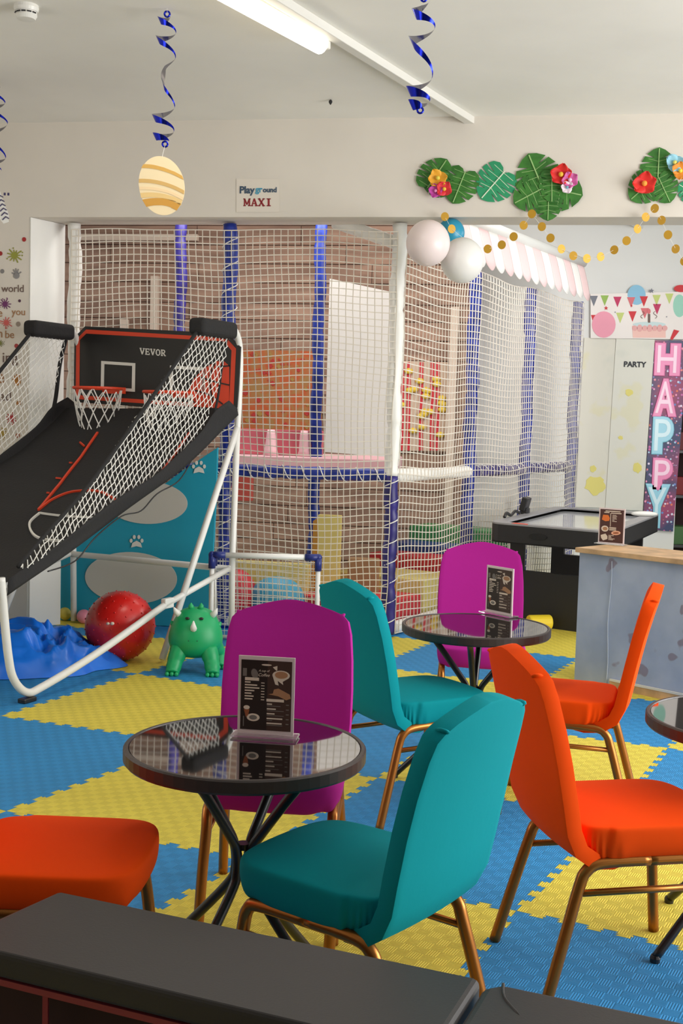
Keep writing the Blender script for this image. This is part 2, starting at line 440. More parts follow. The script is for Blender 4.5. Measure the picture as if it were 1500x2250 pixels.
# ---------------------------------------------------------------- round tables
M_GLASS = mat('black_glass', (16, 14, 15), .03, spec=1.0)
MATS['black_glass'].node_tree.nodes['Principled BSDF'].inputs['IOR'].default_value = 3.0
M_RIM = mat('dark_rim', (60, 52, 50), .38, spec=.5)
TZ = .66; TR = .30
def make_table(label):
    t = thing('bistro_table', label, 'table', group='round glass tables')
    MB().lathe([(.285, TZ - .008), (.285, TZ - .002)], n=64).build('glass_top', M_GLASS, t, world=False)
    MB().lathe([(.27, TZ - .036), (.295, TZ - .036), (.3, TZ - .03), (.3, TZ - .004), (.296, TZ), (.288, TZ), (.286, TZ - .004), (.286, TZ - .01), (.27, TZ - .01), (.27, TZ - .036)], n=64).build('rim', M_RIM, t, smooth=False, bevel=0, world=False)
    for k in range(4):
        a = R(45 + 90 * k + 12); c, s = math.cos(a), math.sin(a)
        P = lambda r, z: Vector((r * c, r * s, z))
        MB().tube(smooth_pts([P(.21, TZ - .037), P(.16, .58), P(.06, .45), P(.028, .40), P(.024, .34), P(.05, .29), P(.2, .13), P(.315, .012)], 5), .0125, 10).build('leg', M_BLACKM, t, smooth=True, world=False)
        MB().lathe([(.014, 0), (.015, .012), (.012, .02)], P(.315, 0), 12).build('leg_foot', M_BLACKM, t, world=False)
    MB().lathe([(.018, .33), (.018, .345)], n=14).build('clamp', M_BLACKM, t, world=False)
    MB().lathe([(.018, .395), (.018, .41)], n=14).build('clamp', M_BLACKM, t, world=False)
    return t
c1 = (at_z(270, 1640, TZ) + at_z(800, 1632, TZ)) / 2
c2 = (at_z(887, 1368, TZ) + at_z(1205, 1378, TZ)) / 2
c3 = at_z(1421, 1568, TZ) + Vector((.3, -.02, 0))
T1 = make_table('nearest round glass table, before the front purple chair'); T1.location = (c1.x, c1.y, 0)
T2 = dup(T1, (c2.x, c2.y, 0), R(20), 'far round glass table with a menu stand, before the counter')
T3 = dup(T1, (c3.x, c3.y, 0), R(-32), 'round glass table cut off by the right edge of the photo')

# ---------------------------------------------------------------- menu stands
M_ACRYL = mat('clear_acrylic_edge', (232, 214, 214), .15, spec=.8)
M_CLEAR = mat('clear_acrylic', (240, 236, 236), .1)
M_CLEAR.node_tree.nodes['Principled BSDF'].inputs['Transmission Weight'].default_value = .95
M_CLEAR.node_tree.nodes['Principled BSDF'].inputs['IOR'].default_value = 1.3
M_MENU = mat('dark_brown_print', (44, 31, 27), .35)
M_MENU2 = mat('brown_print', (72, 50, 42), .35)
M_CREAM = mat('cream_print', (225, 208, 190), .5)
M_TAN = mat('tan_print', (176, 128, 92), .5)
M_GREYP = mat('grey_print', (120, 112, 106), .5)
M_CONE = mat('rust_print', (150, 82, 46), .5)
def ell(mb, c, X, Y, a, b, off, n=20, rot=0, a0=0, a1=2 * PI):
    ps = []
    for i in range(n + (0 if a1 - a0 > 6.28 else 1)):
        th = a0 + (a1 - a0) * i / n
        p, q = a * math.cos(th), b * math.sin(th)
        ps.append(c + X * (p * math.cos(rot) - q * math.sin(rot)) + Y * (p * math.sin(rot) + q * math.cos(rot)))
    mb.prism(ps, off)
def rect(mb, O, X, Y, x0, x1, y0, y1, off):
    mb.prism([O + X * x0 + Y * y0, O + X * x1 + Y * y0, O + X * x1 + Y * y1, O + X * x0 + Y * y1], off)
def menu_stand(bl, br, h, label, base=.028, kind='coffee', lean=.02):
    """bl, br: ground corners of the upright sheet"""
    X = (br - bl); W = X.length; X.normalize(); n = Vector((X.y, -X.x, 0))      # n faces the reader
    Y = (Z_ - n * lean).normalized()
    t = thing('menu_stand', label, 'menu', (bl + br) / 2)
    bl = bl + Z_ * .006
    if base:
        MB().prism([bl - Z_ * .005 - X * .012 + n * base, bl - Z_ * .005 + X * (W + .012) + n * base, bl - Z_ * .005 + X * (W + .012) - n * base, bl - Z_ * .005 - X * .012 - n * base], Z_ * .005).build('base', M_CLEAR, t, bevel=.001)
    sh = MB().prism([bl, bl + X * W, bl + X * W + Y * h, bl + Y * h], -n * .004).build('sheet', M_ACRYL, t)
    O = bl + n * .0006; e = n * .0008
    def R2(name, m, *rs):
        mb = MB()
        for x0, x1, y0, y1 in rs: rect(mb, O, X, Y, x0 * W, x1 * W, y0 * h, y1 * h, e * lev[0])
        return mb.build(name, m, sh)
    lev = [1]
    if kind == 'coffee':
        R2('printed_panel', M_MENU, (.05, .52, .05, .95)); R2('printed_panel', M_MENU2, (.52, .95, .05, .95))
        lev[0] = 1.6
        rows = []
        for i in range(7):
            y = .655 - i * .036; rows.append((.12, .12 + (.10, .22, .26, .17, .12, .16, .14)[i], y, y + .016))
            rows.append((.41, .47, y, y + .010))
        for i in range(5):
            y = .385 - i * .062; rows.append((.52, .52 + (.09, .16, .14, .28, .27)[i], y, y + .016))
        R2('printed_lines', M_CREAM, *rows)
        rows = []
        for i in range(5):
            y = .385 - i * .062; rows += [(.52, .52 + (.24, .3, .3, .1, .28)[i], y - .020, y - .012), (.86, .91, y, y + .012)]
        rows.append((.08, .15, .74, .84)); rows.append((.1, .115, .09, .22))
        R2('printed_lines', M_GREYP, *rows)
        R2('heading_plate', M_CREAM, (.12, .37, .685, .725)); R2('heading_plate', M_CREAM, (.51, .82, .425, .46))
        mb = MB(); ell(mb, O + X * .76 * W + Y * .77 * h, X, Y, .155 * W, .062 * h, e * 1.6)
        mb.prism([O + X * (W * q[0]) + Y * (h * q[1]) for q in ((.61, .76), (.66, .65), (.72, .64), (.70, .70), (.80, .65), (.79, .69), (.90, .74))], e * 1.5)
        cup = mb.build('cup_picture', M_CREAM, sh)
        mb = MB(); ell(mb, O + X * .765 * W + Y * .775 * h, X, Y, .115 * W, .045 * h, e * 2.2); mb.build('coffee_picture', M_TAN, sh)
        mb = MB(); ell(mb, O + X * .29 * W + Y * .775 * h, X, Y, .06 * W, .065 * h, e * 1.6, rot=.3); mb.build('pitcher_picture', M_GREYP, sh)
        mb = MB(); ell(mb, O + X * .5 * W + Y * .895 * h, X, Y, .09 * W, .011 * h, e * 1.6); mb.prism([O + X * (W * q[0]) + Y * (h * q[1]) for q in ((.61, .87), (.69, .89), (.69, .83), (.67, .83))], e * 1.5); mb.build('spoon_picture', M_CREAM, sh)
        mb = MB(); mb.prism([O + X * (W * q[0]) + Y * (h * q[1]) for q in ((.54, .52), (.62, .53), (.64, .585), (.72, .60), (.92, .53), (.94, .48), (.86, .455), (.72, .50))], e * 1.6); mb.build('sandwich_picture', M_TAN, sh)
        mb = MB(); ell(mb, O + X * .28 * W + Y * .21 * h, X, Y, .115 * W, .05 * h, e * 1.6); mb.build('plate_picture', M_CREAM, sh)
        mb = MB(); ell(mb, O + X * .28 * W + Y * .21 * h, X, Y, .07 * W, .03 * h, e * 2.2); mb.build('food_picture', M_GREYP, sh)
        mb = MB(); mb.prism([O + X * (W * q[0]) + Y * (h * q[1]) for q in ((.11, .31), (.21, .31), (.19, .23), (.15, .21))], e * 1.6); mb.build('cone_picture', M_CONE, sh)
        mb = MB(); ell(mb, O + X * .16 * W + Y * .335 * h, X, Y, .055 * W, .026 * h, e * 1.9); mb.build('ice_cream_picture', M_CREAM, sh)
        for k, (s, yy) in enumerate((('A cup of', .815), ('Coffee', .765))):
            text_mb(s, width=.2 * W, O=O + X * .46 * W + Y * yy * h + e * 2, X=X, Y=Y, depth=.0004, shear=.3).build('script_lettering', M_CREAM, sh)
    else:
        R2('printed_panel', mat('maroon_print', (74, 36, 28), .4), (.05, .95, .03, .96))
        lev[0] = 1.6
        rows = [(.25, .82, .90, .925), (.2, .4, .86, .885), (.47, .86, .85, .875), (.445, .465, .48, .86)]
        for i in range(6): rows.append((.52, .52 + (.15, .18, .15, .17, .08, .17)[i], .80 - i * .035, .815 - i * .035))
        for i in range(4): rows.append((.42, .68, .45 - i * .026, .465 - i * .026))
        for i in range(5): rows.append((.4, .4 + (.2, .1, .12, .24, .18)[i], .22 - i * .03, .235 - i * .03))
        R2('printed_lines', M_CREAM, *rows)
        mb = MB(); mb.prism([O + X * (W * q[0]) + Y * (h * q[1]) for q in ((.12, .66), (.16, .80), (.36, .80), (.42, .72), (.4, .64), (.26, .62))], e * 1.6); mb.build('food_picture', mat('food_orange', (226, 118, 48), .5), sh)
        mb = MB(); ell(mb, O + X * .25 * W + Y * .41 * h, X, Y, .14 * W, .085 * h, e * 1.6); mb.build('plate_picture', M_CREAM, sh)
        mb = MB(); ell(mb, O + X * .26 * W + Y * .41 * h, X, Y, .09 * W, .05 * h, e * 2.2); mb.build('food_picture', M_TAN, sh)
        mb = MB(); ell(mb, O + X * .68 * W + Y * .31 * h, X, Y, .18 * W, .06 * h, e * 1.6, rot=.1); mb.build('hot_dog_picture', mat('bun_print', (236, 178, 146), .5), sh)
        mb = MB(); ell(mb, O + X * .68 * W + Y * .31 * h, X, Y, .12 * W, .025 * h, e * 2.2, rot=.1); mb.build('sausage_picture', M_CONE, sh)
        mb = MB(); mb.prism([O + X * (W * q[0]) + Y * (h * q[1]) for q in ((.1, .22), (.28, .27), (.36, .2), (.36, .12), (.2, .07), (.12, .14))], e * 1.6); mb.build('toast_picture', M_CREAM, sh)
    return t
def glass_pt(px, py): return at_z(px, py, TZ)
bl, br = glass_pt(521, 1614), glass_pt(644, 1622)
menu_stand(bl, br, .2, 'coffee menu in a clear stand on the nearest glass table', lean=.0)
bl, br = glass_pt(1066, 1345), glass_pt(1124, 1357)
menu_stand(bl, br, .2, 'coffee menu in a clear stand on the far glass table', lean=.0)

# ---------------------------------------------------------------- counter with wooden top
k0 = Vector((1.38, 6.85, 0)); k1 = Vector((1.82, 6.39, 0)); kd = (k1 - k0).normalized(); kn = Vector((-kd.y, kd.x, 0))
if kn.y < 0: kn = -kn
kz = at_y(1262, 1205, k0.y).z
ct = thing('counter', 'grey blue stencilled counter with a wooden top plank', 'counter', k0)
m = mat('blue_grey_plaster', (178, 190, 212), .8, rgb2=(156, 170, 196), noise_scale=3.5)
nt = m.node_tree; b = nt.nodes['Principled BSDF']; tc = nt.nodes['Texture Coordinate']
vn = nt.nodes.new('ShaderNodeTexVoronoi'); vn.inputs['Scale'].default_value = 7; vn.inputs['Randomness'].default_value = 1
wn = nt.nodes.new('ShaderNodeTexNoise'); wn.inputs['Scale'].default_value = 6; nt.links.new(tc.outputs['Object'], wn.inputs['Vector'])
vm = nt.nodes.new('ShaderNodeVectorMath'); vm.operation = 'MULTIPLY_ADD'; vm.inputs[1].default_value = (.25, .25, .25)
nt.links.new(wn.outputs['Color'], vm.inputs[0]); nt.links.new(tc.outputs['Object'], vm.inputs[2]); nt.links.new(vm.outputs[0], vn.inputs['Vector'])
mr = nt.nodes.new('ShaderNodeMapRange'); mr.inputs[1].default_value = .33; mr.inputs[2].default_value = .27
nt.links.new(vn.outputs['Distance'], mr.inputs[0])
sg = nt.nodes.new('ShaderNodeSeparateColor'); nt.links.new(vn.outputs['Color'], sg.inputs[0])
gt = nt.nodes.new('ShaderNodeMath'); gt.operation = 'GREATER_THAN'; gt.inputs[1].default_value = .45; nt.links.new(sg.outputs[0], gt.inputs[0])
ml = nt.nodes.new('ShaderNodeMath'); ml.operation = 'MULTIPLY'; nt.links.new(mr.outputs[0], ml.inputs[0]); nt.links.new(gt.outputs[0], ml.inputs[1])
m5 = nt.nodes.new('ShaderNodeMath'); m5.operation = 'MULTIPLY'; m5.inputs[1].default_value = .85; nt.links.new(ml.outputs[0], m5.inputs[0])
mx = nt.nodes.new('ShaderNodeMix'); mx.data_type = 'RGBA'; mx.inputs[7].default_value = lin((140, 130, 146))
src = b.inputs['Base Color'].links[0].from_socket
nt.links.new(m5.outputs[0], mx.inputs[0]); nt.links.new(src, mx.inputs[6]); nt.links.new(mx.outputs[2], b.inputs['Base Color'])
q0 = k0; q1 = k0 + kd * 1.6
MB().prism([q0, q1, q1 + kn * .36, q0 + kn * .36], Z_ * (kz - .02)).build('body', m, ct, bevel=.003)
wood = mat('pine_wood', (224, 184, 138), .5, noise_amt=.18, noise_scale=8)
MB().prism([q0 - kd * .012 - kn * .03 + Z_ * (kz - .02), q1 - kn * .03 + Z_ * (kz - .02), q1 + kn * .39 + Z_ * (kz - .02), q0 - kd * .012 + kn * .39 + Z_ * (kz - .02)], Z_ * .028).build('worktop', wood, ct, bevel=.005)
MB().prism([q0 + kd * .25 - kn * .004, q1 - kn * .004, q1 - kn * .014, q0 + kd * .25 - kn * .014], Z_ * .042).build('plinth_strip', wood, ct)
MB().prism([q0 + kd * .25 - kn * .002, q1 - kn * .002, q1 - kn * .017, q0 + kd * .25 - kn * .017] and [v + Z_ * .042 for v in (q0 + kd * .25 - kn * .002, q1 - kn * .002, q1 - kn * .017, q0 + kd * .25 - kn * .017)], Z_ * .012).build('plinth_bead', M_WHITE, ct)
MB().tube([q0 + kd * .22 - kn * .003 + Z_ * (z * (kz - .05)) + kd * (.006 * math.sin(z * 9)) for z in [i / 10 for i in range(11)]], .003, 6).build('drip_line', mat('pale_drip', (186, 196, 210), .5), ct)
zt = kz + .009
bl = at_z(1313, 1194, zt); br = at_z(1370, 1199, zt)
menu_stand(bl, br, at_y(1318, 1117, bl.y).z - zt, 'maroon food menu card standing on the wooden counter top', base=.03, kind='food', lean=0)

# ---------------------------------------------------------------- air hockey table
HZ = .76
hl = Vector((1.06, 8.55, 0)); hn = Vector((1.82, 7.98, 0)); hx = (hn - hl); hd = Vector((.40, .915, 0)).normalized() * 2.05
def hq(a, b): return hl + hx * a + hd * b
def rounded(cs, r, n=5):
    out = []; k = len(cs)
    for i in range(k):
        p, c, q = cs[i - 1], cs[i], cs[(i + 1) % k]; d0 = (p - c).normalized(); d1 = (q - c).normalized()
        a, b = c + d0 * r, c + d1 * r
        for j in range(n + 1):
            t = j / n; out.append(a * (1 - t) ** 2 + c * 2 * t * (1 - t) + b * t * t)
    return out
ht = thing('air_hockey_table', 'black air hockey table with grey playing surface behind the counter', 'game table', hl)
M_HB = mat('black_laminate', (30, 28, 29), .45)
M_HG = mat('grey_laminate', (150, 148, 150), .35)
oc = rounded([hq(0, 0), hq(1, 0), hq(1, 1), hq(0, 1)], .12); ic = rounded([hq(.1, .05), hq(.9, .05), hq(.9, .95), hq(.1, .95)], .1)
k = len(oc); mb = MB()
zz = lambda P, z: [p + Z_ * z for p in P]
mb.add(zz(oc, HZ - .13) + zz(oc, HZ) , [(i, (i + 1) % k, (i + 1) % k + k, i + k) for i in range(k)])
mb.prism(zz(oc, HZ - .13), Z_ * .01)
mb.build('apron', M_HB, ht)
mb = MB()
mb.add(zz(oc, HZ) + zz(ic, HZ) + zz(oc, HZ + .012) + zz(ic, HZ + .012), [(i + 2 * k, (i + 1) % k + 2 * k, (i + 1) % k + 3 * k, i + 3 * k) for i in range(k)] + [(i, (i + 1) % k, (i + 1) % k + 2 * k, i + 2 * k) for i in range(k)] + [(i + k, (i + 1) % k + k, (i + 1) % k + 3 * k, i + 3 * k) for i in range(k)])
mb.build('rail_top', M_HG, ht)
mb = MB(); mb.prism(zz(ic, HZ - .03), Z_ * .012); mb.build('playing_surface', mat('glossy_board', (196, 198, 200), .08, spec=.7), ht)
c0 = hq(.48, 0) - Vector((hx.y, -hx.x, 0)).normalized() * 0
hxn = hx.normalized(); hnrm = Vector((hxn.y, -hxn.x, 0))
if hnrm.y > 0: hnrm = -hnrm
mb = MB(); O = hq(.42, 0) + Z_ * (HZ - .065) + hnrm * .002
ell(mb, O, hxn, Z_, .07, .022, hnrm * .006, 24); mb.build('goal_slot', mat('dark_hole', (8, 8, 8), .6), ht, bevel=.001)
mb = MB(); mb.prism([hq(.19, .004) + Z_ * (HZ + .0125), hq(.33, .004) + Z_ * (HZ + .0125), hq(.31, .035) + Z_ * (HZ + .0125), hq(.2, .04) + Z_ * (HZ + .0125)], Z_ * .001); mb.build('orange_decal', M_ORPRINT, ht)
for b0 in (.17, .80):
    p, q = hq(.08, b0), hq(.92, b0); th = hd.normalized() * .05
    MB().prism([p, q, q + th, p + th], Z_ * .40).build('leg_panel', M_HB, ht)
    for a0, a1 in ((.08, .20), (.78, .92)):
        p, q = hq(a0, b0), hq(a1, b0); MB().prism([v + Z_ * .40 for v in (p, q, q + th, p + th)], Z_ * (HZ - .53)).build('leg', M_HB, ht)
p = hq(-.01, .5); mb = MB(); mb.box((0, 0, 0), (.05, .13, .11), M=Matrix.Translation(p + Z_ * (HZ + .085)) @ Matrix.Rotation(-.4, 4, 'Z') @ Matrix.Rotation(.25, 4, 'Y')); mb.box((0, 0, 0), (.06, .09, .05), M=Matrix.Translation(p + Z_ * (HZ + .03)) @ Matrix.Rotation(-.4, 4, 'Z'))
mb.build('scoreboard', M_BLACKM, ht, bevel=.008)
mb = MB(); mb.tube(smooth_pts([hq(.0, .2) + Z_ * (HZ + .02), hq(-.01, .24) + Z_ * (HZ + .045), hq(-.01, .30) + Z_ * (HZ + .02), hq(-.01, .36) + Z_ * (HZ + .045), hq(-.01, .42) + Z_ * (HZ + .02)], 4), .012, 8); mb.build('cable', M_BLACKM, ht, smooth=True)
p = hq(.93, .8) + Z_ * (HZ + .03)
tag(MB().ball(p, .05, 14, (2.2, 1, .45)).build('folded_cloth', M_WHITE, smooth=True), 'small white folded cloth on the far rail of the air hockey table', 'cloth')
# yellow soft block on the floor behind the far table
p = at_z(1184, 1384)
tag(MB().lathe([(.001, -.085), (.05, -.085), (.055, -.075), (.055, .075), (.05, .085), (.001, .085)], n=20, M=Matrix.Translation(p + Z_ * .055) @ Matrix.Rotation(.25, 4, 'Z') @ Matrix.Rotation(PI / 2, 4, 'Y')).build('foam_roller', mat('yellow_foam_block', (236, 206, 44), .6), smooth=False), 'small yellow foam roller on the floor by the hockey table leg', 'toy')

# ---------------------------------------------------------------- black bench in the foreground
BZ = .48
b0 = at_z(125, 1957, BZ); b1 = at_z(1062, 2152, BZ); bd = (b1 - b0).normalized(); bn = Vector((bd.y, -bd.x, 0))
if bn.y > 0: bn = -bn
fr = at_z(300, 2162, BZ); bw = (fr - b0).dot(bn)
M_BENCH = mat('black_leatherette', (60, 57, 57), .5, spec=.4, bump=.05, bump_scale=220)
M_ROSE = mat('rose_painted_steel', (150, 52, 66), .45)
M_DARKRED = mat('dark_red_board', (52, 18, 18), .7)
L = (b1 - b0).length
le = (at_z(0, 2013, BZ) - b0); le = le.normalized() * (bw / max(.2, le.normalized().dot(bn)))
bt = thing('bench', 'low black padded bench on a rose steel frame in the foreground', 'bench', b0)
def cushion(c, name):
    mb = MB(); bm_ = mb.prism([p - Z_ * .05 for p in c], Z_ * .05); return mb.build(name, M_BENCH, bt, smooth=False, bevel=.012, seg=3)
cu1 = [b0, b1 - bd * .004, b1 - bd * .004 + bn * bw - bd * .0, b0 + le]
cushion(cu1, 'cushion')
s0 = b1 + bd * .006
c2_ = [s0 + bn * .03, s0 + bd * .03, s0 + bd * 1.2, s0 + bd * 1.2 + bn * bw, s0 + bn * bw]
cu2 = cushion(c2_, 'cushion')
MB().tube(smooth_pts([s0 + bd * .03 - Z_ * .001, s0 + bd * .045 + bn * .05 - Z_ * .0005, s0 + bd * .085 + bn * .1 - Z_ * .001], 4), .003, 6, rad=[.003] * 8 + [.001]).build('fold_seam', M_BENCH, cu2, smooth=True)
f0 = b0 + le + bd * .0 - bn * .012 - Z_ * .05; fl = L + 1.1
def bar(p, q, wx, name='frame_bar'):
    M_ = MB(); d = (q - p); M_.tube([p, q], wx * .7, 4); return M_.build(name, M_ROSE, bt)
zt_ = BZ - .062
bar(f0.copy() * 1 + Z_ * (-.012) - bd * .6, f0 + bd * fl - Z_ * .012, .012)
bar(Vector((f0.x, f0.y, .03)) - bd * .6, Vector((f0.x, f0.y, .03)) + bd * fl, .012)
u = -.45
pv = at_z(115, 2190, .40); uoff = (pv - f0).dot(bd); pv2 = at_z(370, 2245, .40); ust = (pv2 - f0).dot(bd) - uoff
for k in range(-2, 8):
    p = f0 + bd * (uoff + k * ust); 
    if (p - f0).dot(bd) < -.6 or (p - f0).dot(bd) > fl: continue
    bar(Vector((p.x, p.y, BZ - .065)), Vector((p.x, p.y, .0)), .010)
bk = f0 - bn * .05
MB().prism([bk - bd * .6 - Z_ * .02, bk + bd * fl - Z_ * .02, bk + bd * fl - bn * .02 - Z_ * .02, bk - bd * .6 - bn * .02 - Z_ * .02], Z_ * -.40).build('back_panel', M_DARKRED, bt)
# ---------------------------------------------------------------- indoor basketball game
O_ = Vector((-.705, 7.69, 0)); GW = Vector((-.895, .445, 0)); GD = Vector((-.445, -.895, 0)); W_ = 1.30
SIDE = Plane(O_, GW); SIDEL = Plane(O_ + GW * W_, GW)
db = (SIDE(526, 760) - O_).dot(GD) + .02
BOARD = Plane(O_ + GD * db, GD)
g = thing('basketball_game', 'white framed double hoop basketball arcade game with black ramp', 'game', O_ + GW * .6 + GD * 1.0)
S = lambda px, py: SIDE(px, py)
Lf = GW * W_
for s in (0, 1):
    o = Lf * s
    A = [S(522, 938), S(440, 1190), S(356, 1452)]; A[-1].z = .02
    MB().tube([p + o for p in A], .021, 12).build('leg', M_WPLAST, g, smooth=True)
    Bq = S(521, 945); Bf = S(509, 1398); Bf.z = .015
    MB().tube([p + o for p in (Bq, S(510, 1235), Bf)], .021, 12).build('leg', M_WPLAST, g, smooth=True)
    up = smooth_pts([S(521, 950), S(526, 850), S(527, 775), S(521, 738), S(505, 716), S(470, 712)], 6)
    MB().tube([p + o for p in up], .021, 12).build('upright', M_WPLAST, g, smooth=True)
    ft = smooth_pts([S(2, 1270), S(8, 1340), S(18, 1440), S(30, 1492), S(58, 1521), S(95, 1508), S(215, 1434), S(360, 1331)], 6)
    MB().tube([p + o + (Z_ * max(0, .022 - p.z)) for p in ft], .021, 12).build('front_tube', M_WPLAST, g, smooth=True)
    MB().tube([p + o for p in (S(358, 1332), S(502, 1250))], .019, 12).build('brace', M_WPLAST, g, smooth=True)
    br_ = MB(); br_.box(S(368, 1325) + o, (.035, .09, .06), rz=math.atan2(GW.y, GW.x)); br_.build('bracket', M_WPLAST, g, bevel=.006)
    ftp = S(60, 1522) + o; MB().box((ftp.x, ftp.y, .012), (.05, .09, .024), rz=math.atan2(GW.y, GW.x)).build('rubber_foot', M_BLACKM, g, bevel=.005)
pz = S(505, 1250).z
MB().tube([S(506, 1250), S(506, 1250) + Lf], .021, 12).build('crossbar', M_WPLAST, g, smooth=True)
# backboard
Bp = lambda px, py, off=0: BOARD(px, py) + GD * off
def board_poly(pts, off, th, name, m, par):
    mb = MB(); mb.prism([Bp(x, y, off) for x, y in pts], GD * th); return mb.build(name, m, par)
bb = board_poly([(187, 717), (430, 729), (502, 733), (528, 762), (521, 895), (514, 908), (170, 884), (162, 878), (164, 741)], -.012, .014, 'backboard', mat('black_board', (24, 23, 23), .35), g)
def band(outer, inner, off, name, m, par):
    mb = MB(); k = len(outer); vs = [Bp(x, y, off) for x, y in outer] + [Bp(x, y, off) for x, y in inner]; vs += [v + GD * .001 for v in vs]
    fs = []
    for i in range(k):
        j = (i + 1) % k; fs += [(i, j, j + k, i + k), (i + 2 * k, j + 2 * k, j + 3 * k, i + 3 * k)]
    mb.add(vs, fs); return mb.build(name, m, par)
band([(190, 724), (497, 742), (519, 766), (513, 899), (172, 877), (167, 872), (168, 746)], [(190, 733), (492, 750), (509, 770), (504, 890), (180, 869), (175, 865), (176, 747)], .0025, 'orange_border', M_ORPRINT, bb)
band([(223, 793), (298, 798), (297, 861), (222, 856)], [(230, 800), (291, 804), (290, 854), (229, 850)], .003, 'aiming_square', M_WHITE, bb)
band([(374, 803), (452, 808), (449, 870), (373, 864)], [(381, 810), (445, 814), (442, 862), (380, 857)], .003, 'aiming_square', M_WHITE, bb)
mb = MB(); mb.prism([Bp(x, y, .003) for x, y in ((476, 794), (492, 793), (504, 804), (504, 890), (430, 885), (412, 866), (424, 836), (446, 811))], GD * .001); ballp = mb.build('basketball_print', M_ORPRINT, bb)
for pts in (((478, 806), (504, 804)), ((440, 828), (470, 838), (504, 846)), ((430, 858), (462, 868), (490, 888)), ((474, 796), (462, 830), (468, 886))):
    MB().tube([Bp(x, y, .0045) for x, y in smooth_pts([Vector((x, y, 0)) for x, y in pts], 4) and [(v.x, v.y) for v in smooth_pts([Vector((x, y, 0)) for x, y in pts], 4)]], .006, 4).build('seam_line', MATS['black_board'], bb)
# slab serif wordmark on the board
mb = MB()
def stroke(mb, fn, a, b, wd):
    a = Vector((a[0], a[1], 0)); b = Vector((b[0], b[1], 0)); d = (b - a).normalized(); n = Vector((-d.y, d.x, 0)) * wd / 2
    mb.prism([fn(q.x, q.y) for q in (a - n, b - n, b + n, a + n)], fn(.5, .5, 1) - fn(.5, .5, 0))
GLY = {'V': [((.08, 1), (.5, .04), .24), ((.92, 1), (.5, .04), .2), ((-.06, .95), (.36, .95), .13), ((.64, .95), (1.06, .95), .13)],
       'E': [((.2, 0), (.2, 1), .24), ((0, .93), (.9, .93), .15), ((0, .07), (.95, .07), .15), ((.2, .5), (.7, .5), .15), ((.86, .86), (.86, .7), .12), ((.9, .14), (.9, .32), .12), ((.68, .62), (.68, .38), .1)],
       'O': [((.12, .25), (.12, .75), .24), ((.88, .25), (.88, .75), .24), ((.14, .76), (.42, .94), .18), ((.86, .76), (.58, .94), .18), ((.14, .24), (.42, .06), .18), ((.86, .24), (.58, .06), .18), ((.38, .94), (.62, .94), .15), ((.38, .06), (.62, .06), .15)],
       'R': [((.2, 0), (.2, 1), .24), ((0, .93), (.6, .93), .15), ((0, .07), (.42, .07), .14), ((.3, .48), (.62, .48), .14), ((.6, .93), (.8, .8), .18), ((.8, .85), (.8, .6), .22), ((.8, .62), (.6, .48), .18), ((.5, .48), (.86, .05), .22), ((.72, .07), (1.05, .07), .14)],
       'M': [((.14, 0), (.14, 1), .2), ((.86, 0), (.86, 1), .24), ((.14, .96), (.5, .2), .22), ((.86, .96), (.5, .2), .18), ((-.05, .07), (.34, .07), .13), ((.64, .07), (1.06, .07), .13), ((-.05, .94), (.2, .94), .12), ((.8, .94), (1.06, .94), .12)],
       'A': [((.14, 0), (.5, .98), .17), ((.86, 0), (.5, .98), .26), ((.25, .34), (.75, .34), .13), ((-.06, .06), (.34, .06), .12), ((.6, .06), (1.08, .06), .12)],
       'X': [((.12, 1), (.86, 0), .26), ((.86, 1), (.14, 0), .17), ((-.04, .94), (.36, .94), .12), ((.64, .94), (1.04, .94), .12), ((-.04, .06), (.36, .06), .12), ((.62, .06), (1.06, .06), .12)],
       'I': [((.5, 0), (.5, 1), .3), ((.18, .94), (.82, .94), .13), ((.18, .06), (.82, .06), .13)]}
def slab(word, fn, x0, adv, wd):
    mb = MB()
    for i, ch in enumerate(word):
        for a, b, s in GLY[ch]:
            stroke(mb, lambda u, v, z=0, i=i: fn((x0 + i * adv) + u * wd, v, z), a, b, s)
    return mb
def vev(u, v, z=0):     # baseline 308,782 to 366,782 on the board, 15 px tall
    return Bp(308 + 58 * u, 764.5 + 4.5 * u + 14 * (1 - v), .003 + .001 * z)
slab('VEVOR', vev, .0, .199, .175).build('wordmark', M_WHITE, bb)
# hoops
for k, (px, py) in enumerate(((215, 853), (370, 862))):
    rc = Plane(O_ + GD * (db + .2), GD)(px, py); base = rc - GD * .20
    rad_ = .158
    hp = MB(); hp.tube([rc + Vector((math.cos(2 * PI * i / 32), math.sin(2 * PI * i / 32), 0)) * rad_ for i in range(32)], .010, 8, closed=True)
    hp.prism([base + GW * .08 - Z_ * .03, base - GW * .08 - Z_ * .03, base - GW * .08 + Z_ * .012, base + GW * .08 + Z_ * .012], GD * .05)
    hoop = hp.build('hoop', M_ORPRINT, g, smooth=False)
    nm = MB(); nn = 12
    def npt(i, r): 
        f = r / 5; a = 2 * PI * (i + (r % 2) * .5) / nn; q = rad_ * (1 - .48 * f + .08 * math.sin(f * 3.1)); 
        return rc + Vector((math.cos(a) * q, math.sin(a) * q, -.012 - .36 * f + .012 * math.sin(a * 3 + r)))
    for i in range(nn):
        for r in range(5):
            i2 = i if r % 2 == 0 else i + 1
            nm.tube([npt(i, r), npt(i2, r + 1)], .0042, 4); nm.tube([npt(i, r), npt(i2 - 1, r + 1)], .0042, 4)
    for i in range(nn): nm.tube([npt(i, 5) , (npt(i, 5) + npt(i + 1, 5)) / 2 - Z_ * .02, npt(i + 1, 5)], .004, 4)
    tag(nm.build('hoop_net', M_NETW, hoop), kind='stuff')
